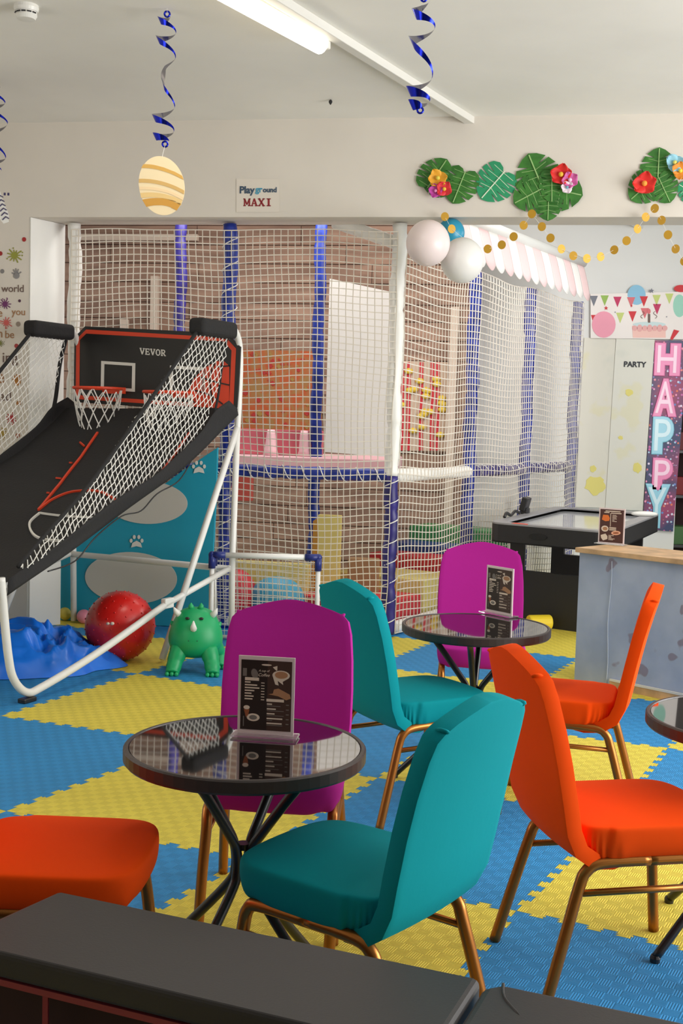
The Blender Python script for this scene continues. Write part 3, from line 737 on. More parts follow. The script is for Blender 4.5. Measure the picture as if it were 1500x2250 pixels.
# ramp
edge_px = [(497, 903), (470, 938), (405, 1008), (340, 1062), (255, 1118), (160, 1194), (70, 1256), (12, 1286), (-30, 1304)]
RE = [S(x, y) for x, y in edge_px]
def ramp_pt(t, s, lift=0):
    p = path(RE, t) + GW * (.02 + (W_ - .04) * s)
    return p + Z_ * (-.05 * math.sin(PI * s) * min(1, t * 2) + .006 * math.sin(7 * t + 5 * s) + lift)
mb = MB(); mb.grid(lambda a, b: ramp_pt(a, b), 40, 16); ramp = mb.build('ramp', M_BLACKF, g, smooth=True)
def on_ramp(px, py):
    best = None
    for i in range(61):
        for j in range(61):
            p = ramp_pt(i / 60, j / 60); q = p - CAM; zc = q.dot(FW); x = 750 + F_PX * q.dot(RT) / zc; y = 1125 - F_PX * q.dot(UP) / zc
            dd = (x - px) ** 2 + (y - py) ** 2
            if best is None or dd < best[0]: best = (dd, i / 60, j / 60)
    return best[1], best[2]
def court(pts, m, wd):
    q = [on_ramp(*p) for p in pts]; q = smooth_pts([Vector((a, b, 0)) for a, b in q], 8)
    MB().tube([ramp_pt(v.x, v.y, .006) for v in q], wd, 4).build('court_line', m, ramp)
court([(212, 950), (170, 1010), (130, 1070), (86, 1122)], M_ORPRINT, .009)
court([(86, 1122), (115, 1100), (160, 1082), (215, 1082), (250, 1100), (260, 1118)], M_ORPRINT, .008)
court([(86, 1126), (150, 1133), (208, 1142)], M_WHITE, .008)
court([(86, 1126), (66, 1150), (70, 1175), (92, 1188), (135, 1191)], M_WHITE, .008)
court([(415, 955), (380, 1005), (345, 1050), (310, 1080)], M_ORPRINT, .009)
for x, y in ((184, 978), (160, 1022), (134, 1056), (110, 1088)): court([(x, y), (x - 8, y - 5)], M_ORPRINT, .007)
# side nets, sleeves and cloth borders
for s in (0, 1):
    o = GW * (W_ - .005) * s + GW * .002
    top = [S(432, 730), S(330, 880), S(200, 1060), S(100, 1175), S(40, 1246)]
    low = [S(503, 735), S(489, 800), S(470, 885), S(434, 960), S(380, 1012), S(330, 1056), S(250, 1104), S(130, 1197), S(52, 1250)]
    tp = smooth_pts(top, 6); lw = smooth_pts(low, 6)
    def f(u, v): return lerp(path(tp, u), path(lw, u), v) + o + GW * (.025 * math.sin(PI * v) * math.sin(PI * u))
    org = S(432, 730); ax = (S(45, 1240) - org).normalized(); bx = (S(318, 900) - S(300, 800)).normalized()
    outl = [p - org for p in tp] + [p - org for p in lw[::-1]]
    G2 = lambda v: (v.dot(GD), v.z)
    ol = [G2(v) for v in outl]; da, db_ = G2(ax), G2(bx); det = da[0] * db_[1] - da[1] * db_[0]
    co_ = [((x * db_[1] - y * db_[0]) / det, (da[0] * y - da[1] * x) / det) for x, y in ol]
    nm = MB(); cell = .040
    for fam in (0, 1):
        vals = [c_[1 - fam] for c_ in co_]; c_v = math.ceil(min(vals) / cell) * cell
        while c_v < max(vals):
            hits = []
            for i_ in range(len(co_)):
                p_, q_ = co_[i_], co_[(i_ + 1) % len(co_)]
                if (p_[1 - fam] - c_v) * (q_[1 - fam] - c_v) < 0:
                    t_ = (c_v - p_[1 - fam]) / (q_[1 - fam] - p_[1 - fam]); hits.append(lerp(p_[fam], q_[fam], t_))
            hits.sort()
            for h0, h1 in zip(hits[::2], hits[1::2]):
                n_s = max(1, int((h1 - h0) / .05)); pts_ = []
                for k_ in range(n_s + 1):
                    e_ = lerp(h0, h1, k_ / n_s); uv = (e_, c_v) if fam == 0 else (c_v, e_)
                    b_ = org + ax * uv[0] + bx * uv[1] + o
                    pts_.append(b_ + GW * (.018 * math.sin(uv[0] * 2.2) + .004 * math.sin(uv[1] * 40 + uv[0] * 31)) + (ax if fam else bx) * (.005 * math.sin(e_ * 78 + c_v * 50)))
                nm.tube(pts_, .0027, 4)
            c_v += cell
    tag(nm.build('side_net', M_NETW, g), kind='stuff')
    MB().tube([p + o for p in tp], .012, 6).build('net_border', M_BLACKF, g, smooth=True)
    if s == 1:
        MB().tube([p + o for p in smooth_pts([S(503, 735), S(489, 800), S(480, 880), S(470, 935)], 5)], .014, 6).build('net_border', M_BLACKF, g, smooth=True)
    else:
        MB().tube([p + o for p in smooth_pts([S(500, 738), S(489, 800), S(478, 880), S(462, 940)], 5)], .008, 6).build('net_border', M_BLACKF, g, smooth=True)
    lo2 = [S(528, 905), S(500, 930), S(478, 950), S(418, 1010), S(373, 1050), S(261, 1133), S(160, 1205), S(60, 1272), S(10, 1308)]
    up2 = [S(500, 880), S(468, 905), S(438, 950), S(380, 1006), S(335, 1046), S(250, 1098), S(130, 1192), S(52, 1246), S(15, 1272)]
    a_, b_ = smooth_pts(up2, 6), smooth_pts(lo2, 6)
    mb = MB(); mb.grid(lambda u, v: lerp(path(a_, u), path(b_, u), v) + o + GW * (-.012 + .012 * math.sin(9 * u + 3 * v) * v), 40, 5)
    mb.build('border_cloth', M_BLACKF, g, smooth=True, solid=.004)
    c0, c1 = S(430, 722), S(508, 722); c1 = c1
    mb = MB(); dirv = (c1 - c0).normalized()
    for q in range(1): mb.box((0, 0, 0), ((c1 - c0).length, .12, .105), M=Matrix.Translation((c0 + c1) / 2 + o) @ Matrix.Rotation(math.atan2(GD.y, GD.x), 4, 'Z'))
    mb.build('top_sleeve', M_BLACKF, g, bevel=.03, seg=4)
cb = [S(418, 1008), S(388, 1056), S(340, 1085), S(305, 1122), S(262, 1134), S(205, 1180), S(160, 1232), S(100, 1255)]
MB().tube(smooth_pts([p - GW * .015 for p in cb], 6), .004, 6).build('cable', M_BLACKM, g, smooth=True)
# ---------------------------------------------------------------- toys on the floor
p = at_z(263, 1450); br2 = .208
mb = MB(); mb.ball(p + Z_ * br2, br2, 40)
gm = mat('red_rubber', (208, 30, 26), .28, spec=.6, bump=.12, bump_scale=30)
for i in range(150):
    z = 1 - 2 * (i + .5) / 150; a = i * 2.39996; r = math.sqrt(1 - z * z); dvec = Vector((r * math.cos(a), r * math.sin(a), z))
    mb.ball(p + Z_ * br2 + dvec * br2, .0055, 6)
rb = tag(mb.build('spiky_ball', gm, smooth=True), 'big red knobbly rubber ball beside the blue bag', 'ball')
cdir = (CAM - (p + Z_ * br2)).normalized(); sx = cdir.cross(Z_).normalized(); sy = sx.cross(cdir)
for a_, b_, r_ in ((-.40, -.72, .022), (-.30, -.80, .016), (-.5, -.65, .015), (-.22, .06, .014), (-.34, .06, .012)):
    dvec = (sx * a_ * -1 + sy * b_ + cdir * math.sqrt(max(.05, 1 - a_ * a_ - b_ * b_))).normalized()
    MB().ball(p + Z_ * br2 + dvec * (br2 - .006), r_, 10, (1, 1, .8)).build('white_print', M_CREAM, rb, smooth=True)
for x, y, rgb, lab in ((145, 1363, (226, 208, 96), 'small yellow plastic ball beside the teal paw board'), (184, 1370, (226, 140, 160), 'small pink plastic ball beside the red knobbly ball')):
    p = at_z(x, y); r = .05
    tag(MB().ball(p + Z_ * r, r, 20).build('plastic_ball', mat('ball_%d' % rgb[2], rgb, .35), smooth=True), lab, 'ball', 'small plastic balls')
# crumpled blue bag
ctr = at_z(84, 1472); mb = MB()
def bag(u, v):
    a = 2 * PI * u; r = v
    ex = 1 + .10 * math.sin(3 * a) + .05 * math.sin(7 * a + 1)
    ox = .60 * r * math.cos(a) * ex; oy = .36 * r * math.sin(a) * ex
    q = Vector((ox * 2.2 + 3, oy * 2.2, 1.7)); wq = Vector((noise.noise(q * 1.3), noise.noise(q * 1.3 + Vector((5, 5, 5))), 0)) * .5
    q = q + wq
    prof = max(0, 1 - r ** 3) ** .8 * (.15 if ox < .05 else .15 - .10 * min(1, (ox - .05) / .5))
    rg = lambda k, o_: (1 - 2 * abs(noise.noise(q * k + Vector((o_, 0, 0)))))
    fold = rg(1.6, 0) * .06 + rg(3.1, 7) * .05 + rg(6.0, 3) * .022
    return Vector((ctr.x + ox * .9 - .10, ctr.y + .12 + oy, max(.004, prof + fold * (1 - r ** 5))))
mb.grid(bag, 110, 44)
tag(mb.build('blue_bag', mat('blue_nylon', (30, 120, 232), .3, spec=.6), smooth=True), 'crumpled shiny blue nylon bag lying left of the red ball', 'bag')
# green dinosaur hopper
p = at_z(428, 1474)
M_GREEN = mat('green_rubber', (22, 166, 100), .42)
dn = thing('dinosaur_hopper', 'green inflatable horned dinosaur hopper toy with white horns', 'toy', p)
fw = (Vector((0, 0, 0)) - p); fw.z = 0; fw.normalize(); fw = Matrix.Rotation(-.1, 3, 'Z') @ fw; rt = Vector((-fw.y, fw.x, 0))
def dp(r, f, z): return p + rt * (r * 1.2) + fw * f + Z_ * (z * .86)
mb = MB(); n = 28
prof = [(.0, .09), (.07, .10), (.115, .14), (.135, .20), (.13, .26), (.115, .32), (.098, .37), (.078, .405), (.05, .425), (.0, .432)]
mb.v = []; k = len(prof)
for r, z in prof:
    for j in range(n):
        a = 2 * PI * j / n; ff = math.sin(a); back = -.02 * (z - .1) / .3
        mb.v.append(dp(r * 1.0 * math.cos(a), r * (1.1 if z < .28 else 1.0) * ff + back + (.02 if ff > 0 and .27 < z < .36 else 0) * ff, z))
for i in range(k - 1):
    for j in range(n): mb.f.append((i * n + j, i * n + (j + 1) % n, (i + 1) * n + (j + 1) % n, (i + 1) * n + j))
mb.m = [0] * len(mb.f); mb.build('body', M_GREEN, dn, smooth=True, sub=1)
for sx_, f_ in ((-.085, .09), (.085, .09), (-.1, -.12), (.1, -.12)):
    lg = MB().tube(smooth_pts([dp(sx_ * .8, f_ * .7, .17), dp(sx_, f_, .09), dp(sx_ * 1.1, f_ + .03, .035), dp(sx_ * 1.12, f_ + .045, .012)], 4), .04, 12, rad=[.05] * 4 + [.044] * 4 + [.04] * 4 + [.034])
    for t_ in (-.022, 0, .022): lg.ball(dp(sx_ * 1.12 + t_, f_ + .07, .014), .014, 8)
    lg.build('leg', M_GREEN, dn, smooth=True)
for s in (-1, 1):
    MB().tube([dp(s * .072, .01, .372), dp(s * .094, .025, .405), dp(s * .104, .035, .435)], .02, 10, rad=[.022, .016, .003]).build('horn', M_WPLAST, dn, smooth=True)
    MB().ball(dp(s * .033, .083, .372), .011, 10, (1.2, .6, .8)).build('eye', M_BLACKM, dn, smooth=True)
    MB().ball(dp(s * .02, .145, .235), .004, 8).build('nostril', mat('dark_green', (8, 90, 60), .5), dn)
    MB().tube([dp(s * .02, .0, .42), dp(s * .026, .0, .445), dp(s * .024, .0, .462)], .015, 8, rad=[.02, .014, .003]).build('crest_spike', M_GREEN, dn, smooth=True)
    MB().tube([dp(s * .09, -.01, .30), dp(s * .115, -.01, .32), dp(s * .12, -.01, .335)], .02, 8, rad=[.03, .014, .004]).build('frill', M_GREEN, dn, smooth=True)
MB().tube([dp(0, .10, .295), dp(0, .128, .325), dp(0, .128, .365)], .02, 10, rad=[.022, .017, .003]).build('nose_horn', M_WPLAST, dn, smooth=True)
# ---------------------------------------------------------------- small football goal
gl = at_z(462, 1422); gr = at_z(694, 1428)
gx = (gr - gl).normalized(); gy = Vector((-gx.y, gx.x, 0)); gz = at_y(575, 1222, (gl.y + gr.y) / 2).z
go = thing('football_goal', 'small white pipe football goal with blue corner joints', 'goal', (gl + gr) / 2)
M_JOINT = mat('navy_joint', (30, 44, 120), .4)
GWd = (gr - gl).length; dpt = .27
def gp(a, b, z): return gl + gx * (a * GWd) + gy * (b * dpt) + Z_ * z
for a in (0, 1):
    MB().tube([gp(a, 0, .02), gp(a, 0, gz)], .016, 12).build('post', M_WPLAST, go, smooth=True)
    MB().tube([gp(a, 1, .02), gp(a, .55, gz * .97)], .014, 12).build('rear_post', M_WPLAST, go, smooth=True)
    MB().tube([gp(a, 0, gz), gp(a, .55, gz * .97)], .014, 12).build('top_side_bar', M_WPLAST, go, smooth=True)
    MB().tube([gp(a, 0, .018), gp(a, 1, .018)], .014, 12).build('base_bar', M_WPLAST, go, smooth=True)
    mb = MB(); s = 1 if a == 0 else -1
    mb.tube([gp(a, 0, gz - .085), gp(a, 0, gz)], .023, 12); mb.tube([gp(a, 0, gz), gp(a, 0, gz) + gx * .085 * s], .023, 12); mb.ball(gp(a, 0, gz), .0245, 12)
    mb.build('corner_joint', M_JOINT, go, smooth=True)
    mb = MB(); q = gp(a, .55, gz * .97); mb.ball(q, .024, 12); mb.tube([q, q - Z_ * .07], .021, 12); mb.build('corner_joint', M_JOINT, go, smooth=True)
MB().tube([gp(0, 0, gz), gp(1, 0, gz)], .018, 12).build('crossbar', M_WPLAST, go, smooth=True)
MB().tube([gp(0, .55, gz * .97), gp(1, .55, gz * .97)], .014, 12).build('rear_bar', M_WPLAST, go, smooth=True)
MB().tube([gp(0, 1, .018), gp(1, 1, .018)], .014, 12).build('base_bar', M_WPLAST, go, smooth=True)
def net(f, nu, nv, r, su, sv, jit=.006, seed=0, shear=0):
    mb = MB()
    def g_(a, b):
        q = f(min(1, max(0, a)), min(1, max(0, b)))
        return q + Vector((noise.noise(q * 3 + Vector((seed, 0, 0))), noise.noise(q * 3 + Vector((seed, 9, 0))), noise.noise(q * 2.2 + Vector((0, seed, 5))))) * jit
    for i in range(nu + 1):
        mb.tube([g_(i / nu + shear * (1 - j / sv) * math.sin(PI * i / nu), j / sv) for j in range(sv + 1)], r, 3, caps=False)
    for j in range(nv + 1):
        mb.tube([g_(i / su, j / nv) for i in range(su + 1)], r, 3, caps=False)
    return mb
nb = net(lambda a, b: lerp(gp(a, 1, .02), gp(a, .55, gz * .97), b) + gy * (.05 * math.sin(PI * b)), 20, 12, .0026, 12, 8, .02, 3)
tag(nb.build('goal_net', M_NETW, go), kind='stuff')
for a in (0, 1):
    tag(net(lambda u, v: gp(a, u * (1 - .45 * v), .02 + v * (gz - .02)), 7, 12, .0026, 5, 8, .02, 5 + a).build('goal_net', M_NETW, go), kind='stuff')
tag(net(lambda u, v: gp(u, v * .55, gz + .0), 20, 3, .0026, 10, 3, .008, 8).build('goal_net', M_NETW, go), kind='stuff')

# ---------------------------------------------------------------- play frame behind the opening
C0 = at_z(850, 1399); PF = Plane(C0, N_)
Y1 = 11.15; E0 = Vector((((1265 - 750) / F_PX) * Y1 / math.cos(0), Y1, 0)); E0 = at_y(1265, 800, Y1); E0.z = 0
SD = (E0 - C0).normalized(); SN = Vector((SD.y, -SD.x, 0)); PS = Plane(C0, -SN)
if SN.y > 0: SN = -SN
SLEN = (E0 - C0).length
F0 = PF(163, 700); F0.z = 0; F1 = PF(503, 700); F1.z = 0
PTOP = ZL - .012
pf = thing('play_frame', 'netted indoor soft play frame with blue, violet and white padded posts', 'playground', C0)
def pad(p, q, r, m, name='padded_post', pinch=.16, lean=0, par=pf, lacing=False):
    p, q = Vector(p), Vector(q); L = (q - p).length; n = max(2, int(L / .03)); pts = [lerp(p, q, i / n) for i in range(n + 1)]
    ph = rnd.random() * 6
    rad = [r * (1 - .16 * max(0, math.cos(2 * PI * i * L / n / pinch + ph)) ** 6 + .03 * math.sin(i * 1.7 + ph)) for i in range(n + 1)]
    pts = [c + Vector((math.sin(i * .31 + ph), math.cos(i * .23 + ph), 0)) * (.006 if abs((q - p).normalized().z) > .5 else .0) for i, c in enumerate(pts)]
    o = MB().tube(pts, r, 14, rad=rad).build(name, m, par, smooth=True)
    if lacing:
        d = (q - p).normalized(); a = d.orthogonal().normalized(); b = d.cross(a); mb = MB()
        turns = L / (pinch * .8); N = int(turns * 14)
        mb.tube([lerp(p, q, i / N) + (a * math.cos(2 * PI * turns * i / N) + b * math.sin(2 * PI * turns * i / N)) * (r * 1.06) for i in range(N + 1)], .0038, 4)
        mb.build('lacing', M_NETW, o)
    return o
RAILZ = PF(700, 1040).z
pad(F0, F0 + Z_ * PTOP, .045, M_WPAD, pinch=.3)
pad(F1, F1 + Z_ * PTOP, .05, M_BLUEPAD, pinch=.2, lacing=True)
pad(C0 + Z_ * .02, C0 + Z_ * RAILZ, .05, M_PURPAD, pinch=.17, lacing=True)
pad(C0 + Z_ * RAILZ, C0 + Z_ * PTOP, .052, M_WPAD, pinch=.26)
BK = [PF(px, 720, -1.0) for px in (395, 700)]
for q, mm in zip(BK, (M_PURPAD, M_BLUEPAD)):
    q.z = 0; pad(q, q + Z_ * 3.35, .046, mm, pinch=.22)
SP = []
for px in (1038, 1161, 1263):
    q = PS(px, 800); q.z = 0; SP.append(q); pad(q, q + Z_ * 2.62, .05, M_BLUEPAD, pinch=.2)
pad(F0 + Z_ * RAILZ, F1 + Z_ * RAILZ, .045, M_BLUEPAD, 'rail', lacing=True)
pad(F1 + Z_ * RAILZ, C0 + Z_ * RAILZ, .045, M_BLUEPAD, 'rail', lacing=True)
r2 = RAILZ
pad(C0 + Z_ * r2, SP[0] + Z_ * r2, .05, M_WPAD, 'rail', pinch=5)
pad(SP[0] + Z_ * r2, SP[1] + Z_ * r2, .045, M_PURPAD, 'rail', lacing=True)
pad(SP[1] + Z_ * r2, SP[2] + Z_ * r2, .045, M_PURPAD, 'rail', lacing=True)
pad(C0 + Z_ * .05 + SD * .08, SP[0] + Z_ * .05, .045, M_WPAD, 'base_rail', pinch=5)
pad(F0 + Z_ * .05, C0 + Z_ * .05 - E_ * .08, .04, M_WPAD, 'base_rail', pinch=5)
pad(PF(735, 488, -.15), PF(868, 533, -.06), .045, M_WPAD, 'top_rail', pinch=5)
# nets
tag(net(lambda a, b: lerp(F0, C0, a) - N_ * (.058 + .03 * math.sin(PI * a * 2) ** 2 * math.sin(PI * b)) + Z_ * (.03 + b * (PTOP - .08)) - Z_ * (.03 * math.sin(PI * 2 * a) ** 2 * math.sin(6 * b)), 46, 60, .0042, 40, 40, .014, 1, shear=.05).build('safety_net', M_NET, pf), kind='stuff')
tag(net(lambda a, b: lerp(C0, E0, a) + SN * (.06 + .02 * math.sin(PI * a * 3) ** 2) + Z_ * (.03 + b * 2.58) - Z_ * (.03 * math.sin(PI * 3 * a) ** 2), 72, 52, .004, 54, 36, .012, 2).build('safety_net', M_NET, pf), kind='stuff')
# awning of pink and white strips
M_PINKS = mat('pink_awning_cloth', (246, 214, 212), .8); M_WHS = mat('white_awning_cloth', (248, 244, 238), .8)
aw = thing('awning', 'pink and white striped scalloped awning along the top of the play frame', 'awning', SP[0] + Z_ * 2.4)
q0 = PS(1000, 470, .10); q1 = PS(1291, 588, .10)
zt0 = PS(1060, 496, .1).z; ztop = (zt0 + q1.z) / 2; zb0 = PS(1060, 574, .17).z; zb1 = PS(1290, 650, .17).z
tA = (PS(955, 600, .12) - C0).dot(SD); tB = (PS(1284, 600, .12) - C0).dot(SD); NS = 17
for i in range(NS):
    t0, t1 = lerp(tA, tB, i / NS), lerp(tA, tB, (i + 1) / NS); zb = lerp(zb0, zb1, (i + .5) / NS)
    mb = MB()
    def fn(u, v):
        t = lerp(t0, t1, u); y = lerp(ztop, zb, v) - (.05 * math.sin(PI * u)) * (v ** 3)
        return C0 + SD * t + SN * (.10 + .08 * v ** .8 + .012 * math.sin(u * PI) * v) + Z_ * y
    mb.grid(fn, 8, 6); mb.build('awning_strip', M_WHS if i % 2 else M_PINKS, aw, smooth=True, solid=.003)
MB().tube([C0 + SD * (tA - .02) + SN * .09 + Z_ * (ztop + .02), C0 + SD * (tB + .02) + SN * .09 + Z_ * (ztop + .02)], .045, 12).build('awning_rail', M_WPAD, aw, smooth=True)
# inside the play frame
M_PINK = mat('pink_vinyl', (238, 190, 196), .5); M_DPINK = mat('deep_pink_vinyl', (206, 104, 116), .5)
def pbox(px0, px1, z0, z1, off, depth, name, m, label=None, cat=None, par=None, bevel=.01):
    a = PF(px0, 1000, -off); b = PF(px1, 1000, -off); a.z = b.z = z0
    o = MB().prism([a, b, b + N_ * depth, a + N_ * depth], Z_ * (z1 - z0)).build(name, m, par, bevel=bevel)
    if label: tag(o, label, cat)
    return o
pz1 = PF(600, 1016, -.9).z
dk = pbox(505, 850, pz1 - .05, pz1 + .05, .88, 1.0, 'deck', M_PINK, par=pf)
fz0, fz1 = PF(600, 1000, -.95).z, PF(600, 944, -.95).z
st = pbox(520, 705, pz1 + .055, fz1, 1.05, .1, 'upper_step', M_DPINK, 'deep pink padded step on the upper deck of the play frame', 'soft block')
for x0, x1, xt0, xt1 in ((577, 612, 587, 597), (653, 682, 664, 674)):
    mb = MB(); P_ = lambda x, y: PF(x, y, -.98)
    zb_ = pz1 + .053
    a, b = P_(x0, 1000), P_(x1, 1000); a.z = b.z = zb_
    mid = (a + b) / 2; mb.lathe([(abs((b - a).length) / 2, 0), (abs((b - a).length) / 2 * .8, .04), (.035, .16), (.028, P_(600, 944).z - zb_)], mid + Vector((0, 0, zb_)) - Z_ * mid.z, 20)
    tag(mb.build('soft_cone', M_PINK, smooth=True), 'pale pink soft cone on the deck, %s of two' % ('left' if x0 < 600 else 'right'), 'soft block', 'pink cones on the play deck')
mb = MB(); PW = lambda x, y: PF(x, y, -.75)
mb.prism([PW(724, 612), PW(862, 642), PW(851, 1004), PW(713, 993)], N_ * .02)
tag(mb.build('white_screen_panel', mat('white_sheet', (240, 236, 232), .7)), 'tall white sloping panel inside the net left of the white corner post', 'panel')
bp0 = lambda x, y: BROWN(x, y, .06)
m = mat('brick_orange_mural', (176, 78, 34), .7, rgb2=(150, 112, 62), noise_scale=14)
mb = MB(); mb.prism([bp0(528, 768), bp0(706, 772), bp0(706, 950), bp0(528, 946)], N_ * .02); mu = tag(mb.build('climbing_mural', m), 'orange and red speckled mural panel on the back wall of the play frame', 'panel')
for i in range(44):
    x, y = rnd.uniform(534, 698), rnd.uniform(776, 940); a = rnd.uniform(3, 7); mb = MB(); mb.prism([bp0(x - a, y) - N_ * .002, bp0(x, y - a * .9) - N_ * .002, bp0(x + a, y + 1) - N_ * .002, bp0(x + 1, y + a) - N_ * .002], -N_ * .004)
    mb.build('red_patch', mat('mural_red', (168, 44, 38), .7) if i % 3 else mat('mural_ochre', (156, 122, 60), .7), mu)
cp = lambda x, y: BROWN(x, y, .05)
mb = MB(); mb.prism([cp(872, 792), cp(984, 796), cp(984, 992), cp(866, 990)], N_ * .02); cw = tag(mb.build('climbing_wall', mat('beige_board', (196, 172, 150), .8)), 'beige climbing board with red bars and yellow grips behind the side net', 'panel')
for i, x in enumerate((884, 898, 926, 950, 962)):
    mb = MB(); mb.prism([cp(x - 4, 796) - N_ * .01, cp(x + 4, 796) - N_ * .01, cp(x + 2, 990) - N_ * .01, cp(x - 6, 990) - N_ * .01], N_ * .02); mb.build('red_bar', M_RED, cw)
for i in range(22):
    x, y = rnd.uniform(880, 980), rnd.uniform(815, 985); MB().ball(cp(x, y) - N_ * .02, .035, 10, (1.2, .7, .8)).build('grip', mat('grip_yellow', (222, 190, 60), .5), cw, smooth=True)
for px, z1, lab in ((995, 2.5, 'pale wooden post behind the side net'), (272, 2.35, 'left pale post against the brown back wall'), (338, 2.75, 'right pale post against the brown back wall')):
    q = BROWN(px, 800, .09); q.z = 0
    tag(MB().box((q.x, q.y, z1 / 2), (.07, .06, z1), rz=-YAW).build('timber_post', mat('pale_timber', (206, 188, 170), .7)), lab, 'post')
q = BROWN(150, 800, .1); q2 = BROWN(430, 800, .1); zz_ = BROWN(300, 522, .1).z
tag(MB().tube([Vector((q.x, q.y, zz_)), Vector((q2.x, q2.y, zz_))], .04, 4).build('timber_beam', mat('pale_timber', (206, 188, 170), .7)), 'horizontal pale beam high on the brown back wall', 'beam')
M_YEL = mat('pale_yellow_vinyl', (220, 204, 122), .5); M_AMB = mat('amber_vinyl', (208, 150, 56), .5)
mb = MB(); a = PF(697, 1200, -.6); b = PF(747, 1200, -.6); a.z = b.z = 0
zt_ = PF(720, 1132, -.6).z
mb.prism([a, b, b + Z_ * zt_, a + Z_ * (zt_ - .0)], N_ * .05); ys = tag(mb.build('yellow_upright', M_YEL), 'pale yellow padded upright inside the lower play bay', 'soft block')
mb = MB(); a2 = PF(686, 1200, -.62); a2.z = 0; mb.prism([a2, a, a + Z_ * (zt_ - .02), a2 + Z_ * (zt_ - .05)], N_ * .05); mb.build('amber_side', M_AMB, ys)
pbox(500, 684, 0, PF(600, 1238, -.55).z, .55, .12, 'yellow_wall_pad', M_YEL, 'long pale yellow wall pad low behind the football goal', 'soft block')
pbox(770, 838, .0, PF(800, 1228, -.7).z, .7, .1, 'wooden_kick_board', mat('brown_board', (150, 118, 82), .7), 'brown wooden kick board low behind the front net', 'board')
mb = MB(); q = PF(518, 1330, -.28); q.z = 0; mb.ball(q + Z_ * .19, .19, 24, (.8, .8, 1)); tag(mb.build('soft_ball', M_RED, smooth=True), 'large red soft ball behind the goal net', 'ball')
mb = MB(); q = PF(608, 1330, -.3); q.z = 0; mb.ball(q + Z_ * .17, .2, 24, (1.0, .7, .85)); tag(mb.build('soft_boulder', mat('sky_vinyl', (70, 156, 190), .5), smooth=True), 'rounded light blue soft boulder behind the goal net', 'soft block')
pbox(500, 556, PF(520, 1100, -.95).z, PF(520, 1032, -.95).z, .95, .05, 'red_panel', mat('coral_vinyl', (214, 96, 84), .5), 'coral red padded panel under the upper deck at left', 'panel')
# coloured steps in the side bay
def sbox(t0, t1, n0, n1, z0, z1, name, m, label):
    P_ = lambda t, n: C0 + SD * t - SN * n + Z_ * z0
    o = MB().prism([P_(t0, n0), P_(t1, n0), P_(t1, n1), P_(t0, n1)], Z_ * (z1 - z0)).build(name, m, bevel=.012); return tag(o, label, 'soft block', 'coloured soft steps in the side bay')
sbox(.12, .75, .12, .9, 0, .20, 'soft_step', M_RED, 'lowest red soft step by the white base rail')
sbox(.78, 1.3, .12, .9, 0, .30, 'soft_step', M_YEL, 'pale yellow soft step behind the lowest red step')
sbox(1.33, 1.65, .12, .9, 0, .40, 'soft_step', mat('bright_red', (186, 40, 46), .5), 'bright red soft step behind the yellow step')
sbox(1.68, 2.0, .12, .9, 0, .46, 'soft_step', mat('deep_blue', (28, 62, 124), .5), 'deep blue soft step behind the bright red step')
sbox(2.03, 2.4, .12, .9, 0, .58, 'soft_step', mat('leaf_green', (56, 132, 72), .5), 'green soft step at the back of the side bay')
# teal board with ovals and paws
TBp = lambda x, y: PF(x, y, .10)
M_TB2 = mat('teal_board', (32, 156, 184), .5); M_OV = mat('stone_oval', (206, 202, 192), .6)
pts = [(134, 1212), (300, 1108), (400, 1035), (478, 983), (474, 1100), (466, 1250), (458, 1330), (452, 1394), (130, 1352)]
pp = [TBp(*q) for q in pts]; pp[-1].z = .004; pp[-2].z = .004
tb = tag(MB().prism(pp, N_ * .03).build('paw_board', M_TB2, bevel=.003), 'teal play board with two pale ovals and white paw prints', 'panel')
for (cx, cy, a, b, rot) in ((288, 1270, 101, 57, .04), (322, 1104, 90, 47, .04)):
    mb = MB(); ps = []
    for i in range(48):
        th = 2 * PI * i / 48; x, y = a * math.cos(th), b * math.sin(th); ps.append(PF(cx + x * math.cos(rot) - y * math.sin(rot), cy + x * math.sin(rot) + y * math.cos(rot), .102))
    if cy < 1200: ps = [p_ for p_ in ps]
    mb.prism(ps, -N_ * .004); mb.build('oval', M_OV, tb)
for cx, cy in ((437, 1029), (300, 1192)):
    mb = MB(); q = lambda x, y: PF(cx + x, cy + y, .104)
    mb.prism([q(-12, 11), q(-9, 1), q(0, -4), q(9, 1), q(12, 11), (q(0, 8))], -N_ * .003)
    for dx, dy in ((-12, -4), (-5, -12), (5, -12), (12, -4)):
        mb.prism([q(dx + 3.2 * math.cos(2 * PI * i / 10), dy + 4.6 * math.sin(2 * PI * i / 10)) for i in range(10)], -N_ * .003)
    mb.build('paw_print', M_WHITE, tb)
a = at_z(58, 1376); b = at_z(126, 1370)
wp = MB(); zt_ = at_y(85, 1225, a.y).z; dn_ = Vector(((b - a).y, -(b - a).x, 0)).normalized()
wp.prism([a + dn_ * .03, b + dn_ * .03, b + dn_ * .05, a + dn_ * .05], Z_ * zt_)
tag(wp.build('white_board', M_WHITE, bevel=.003), 'plain white board leaning by the left jamb behind the game', 'board')

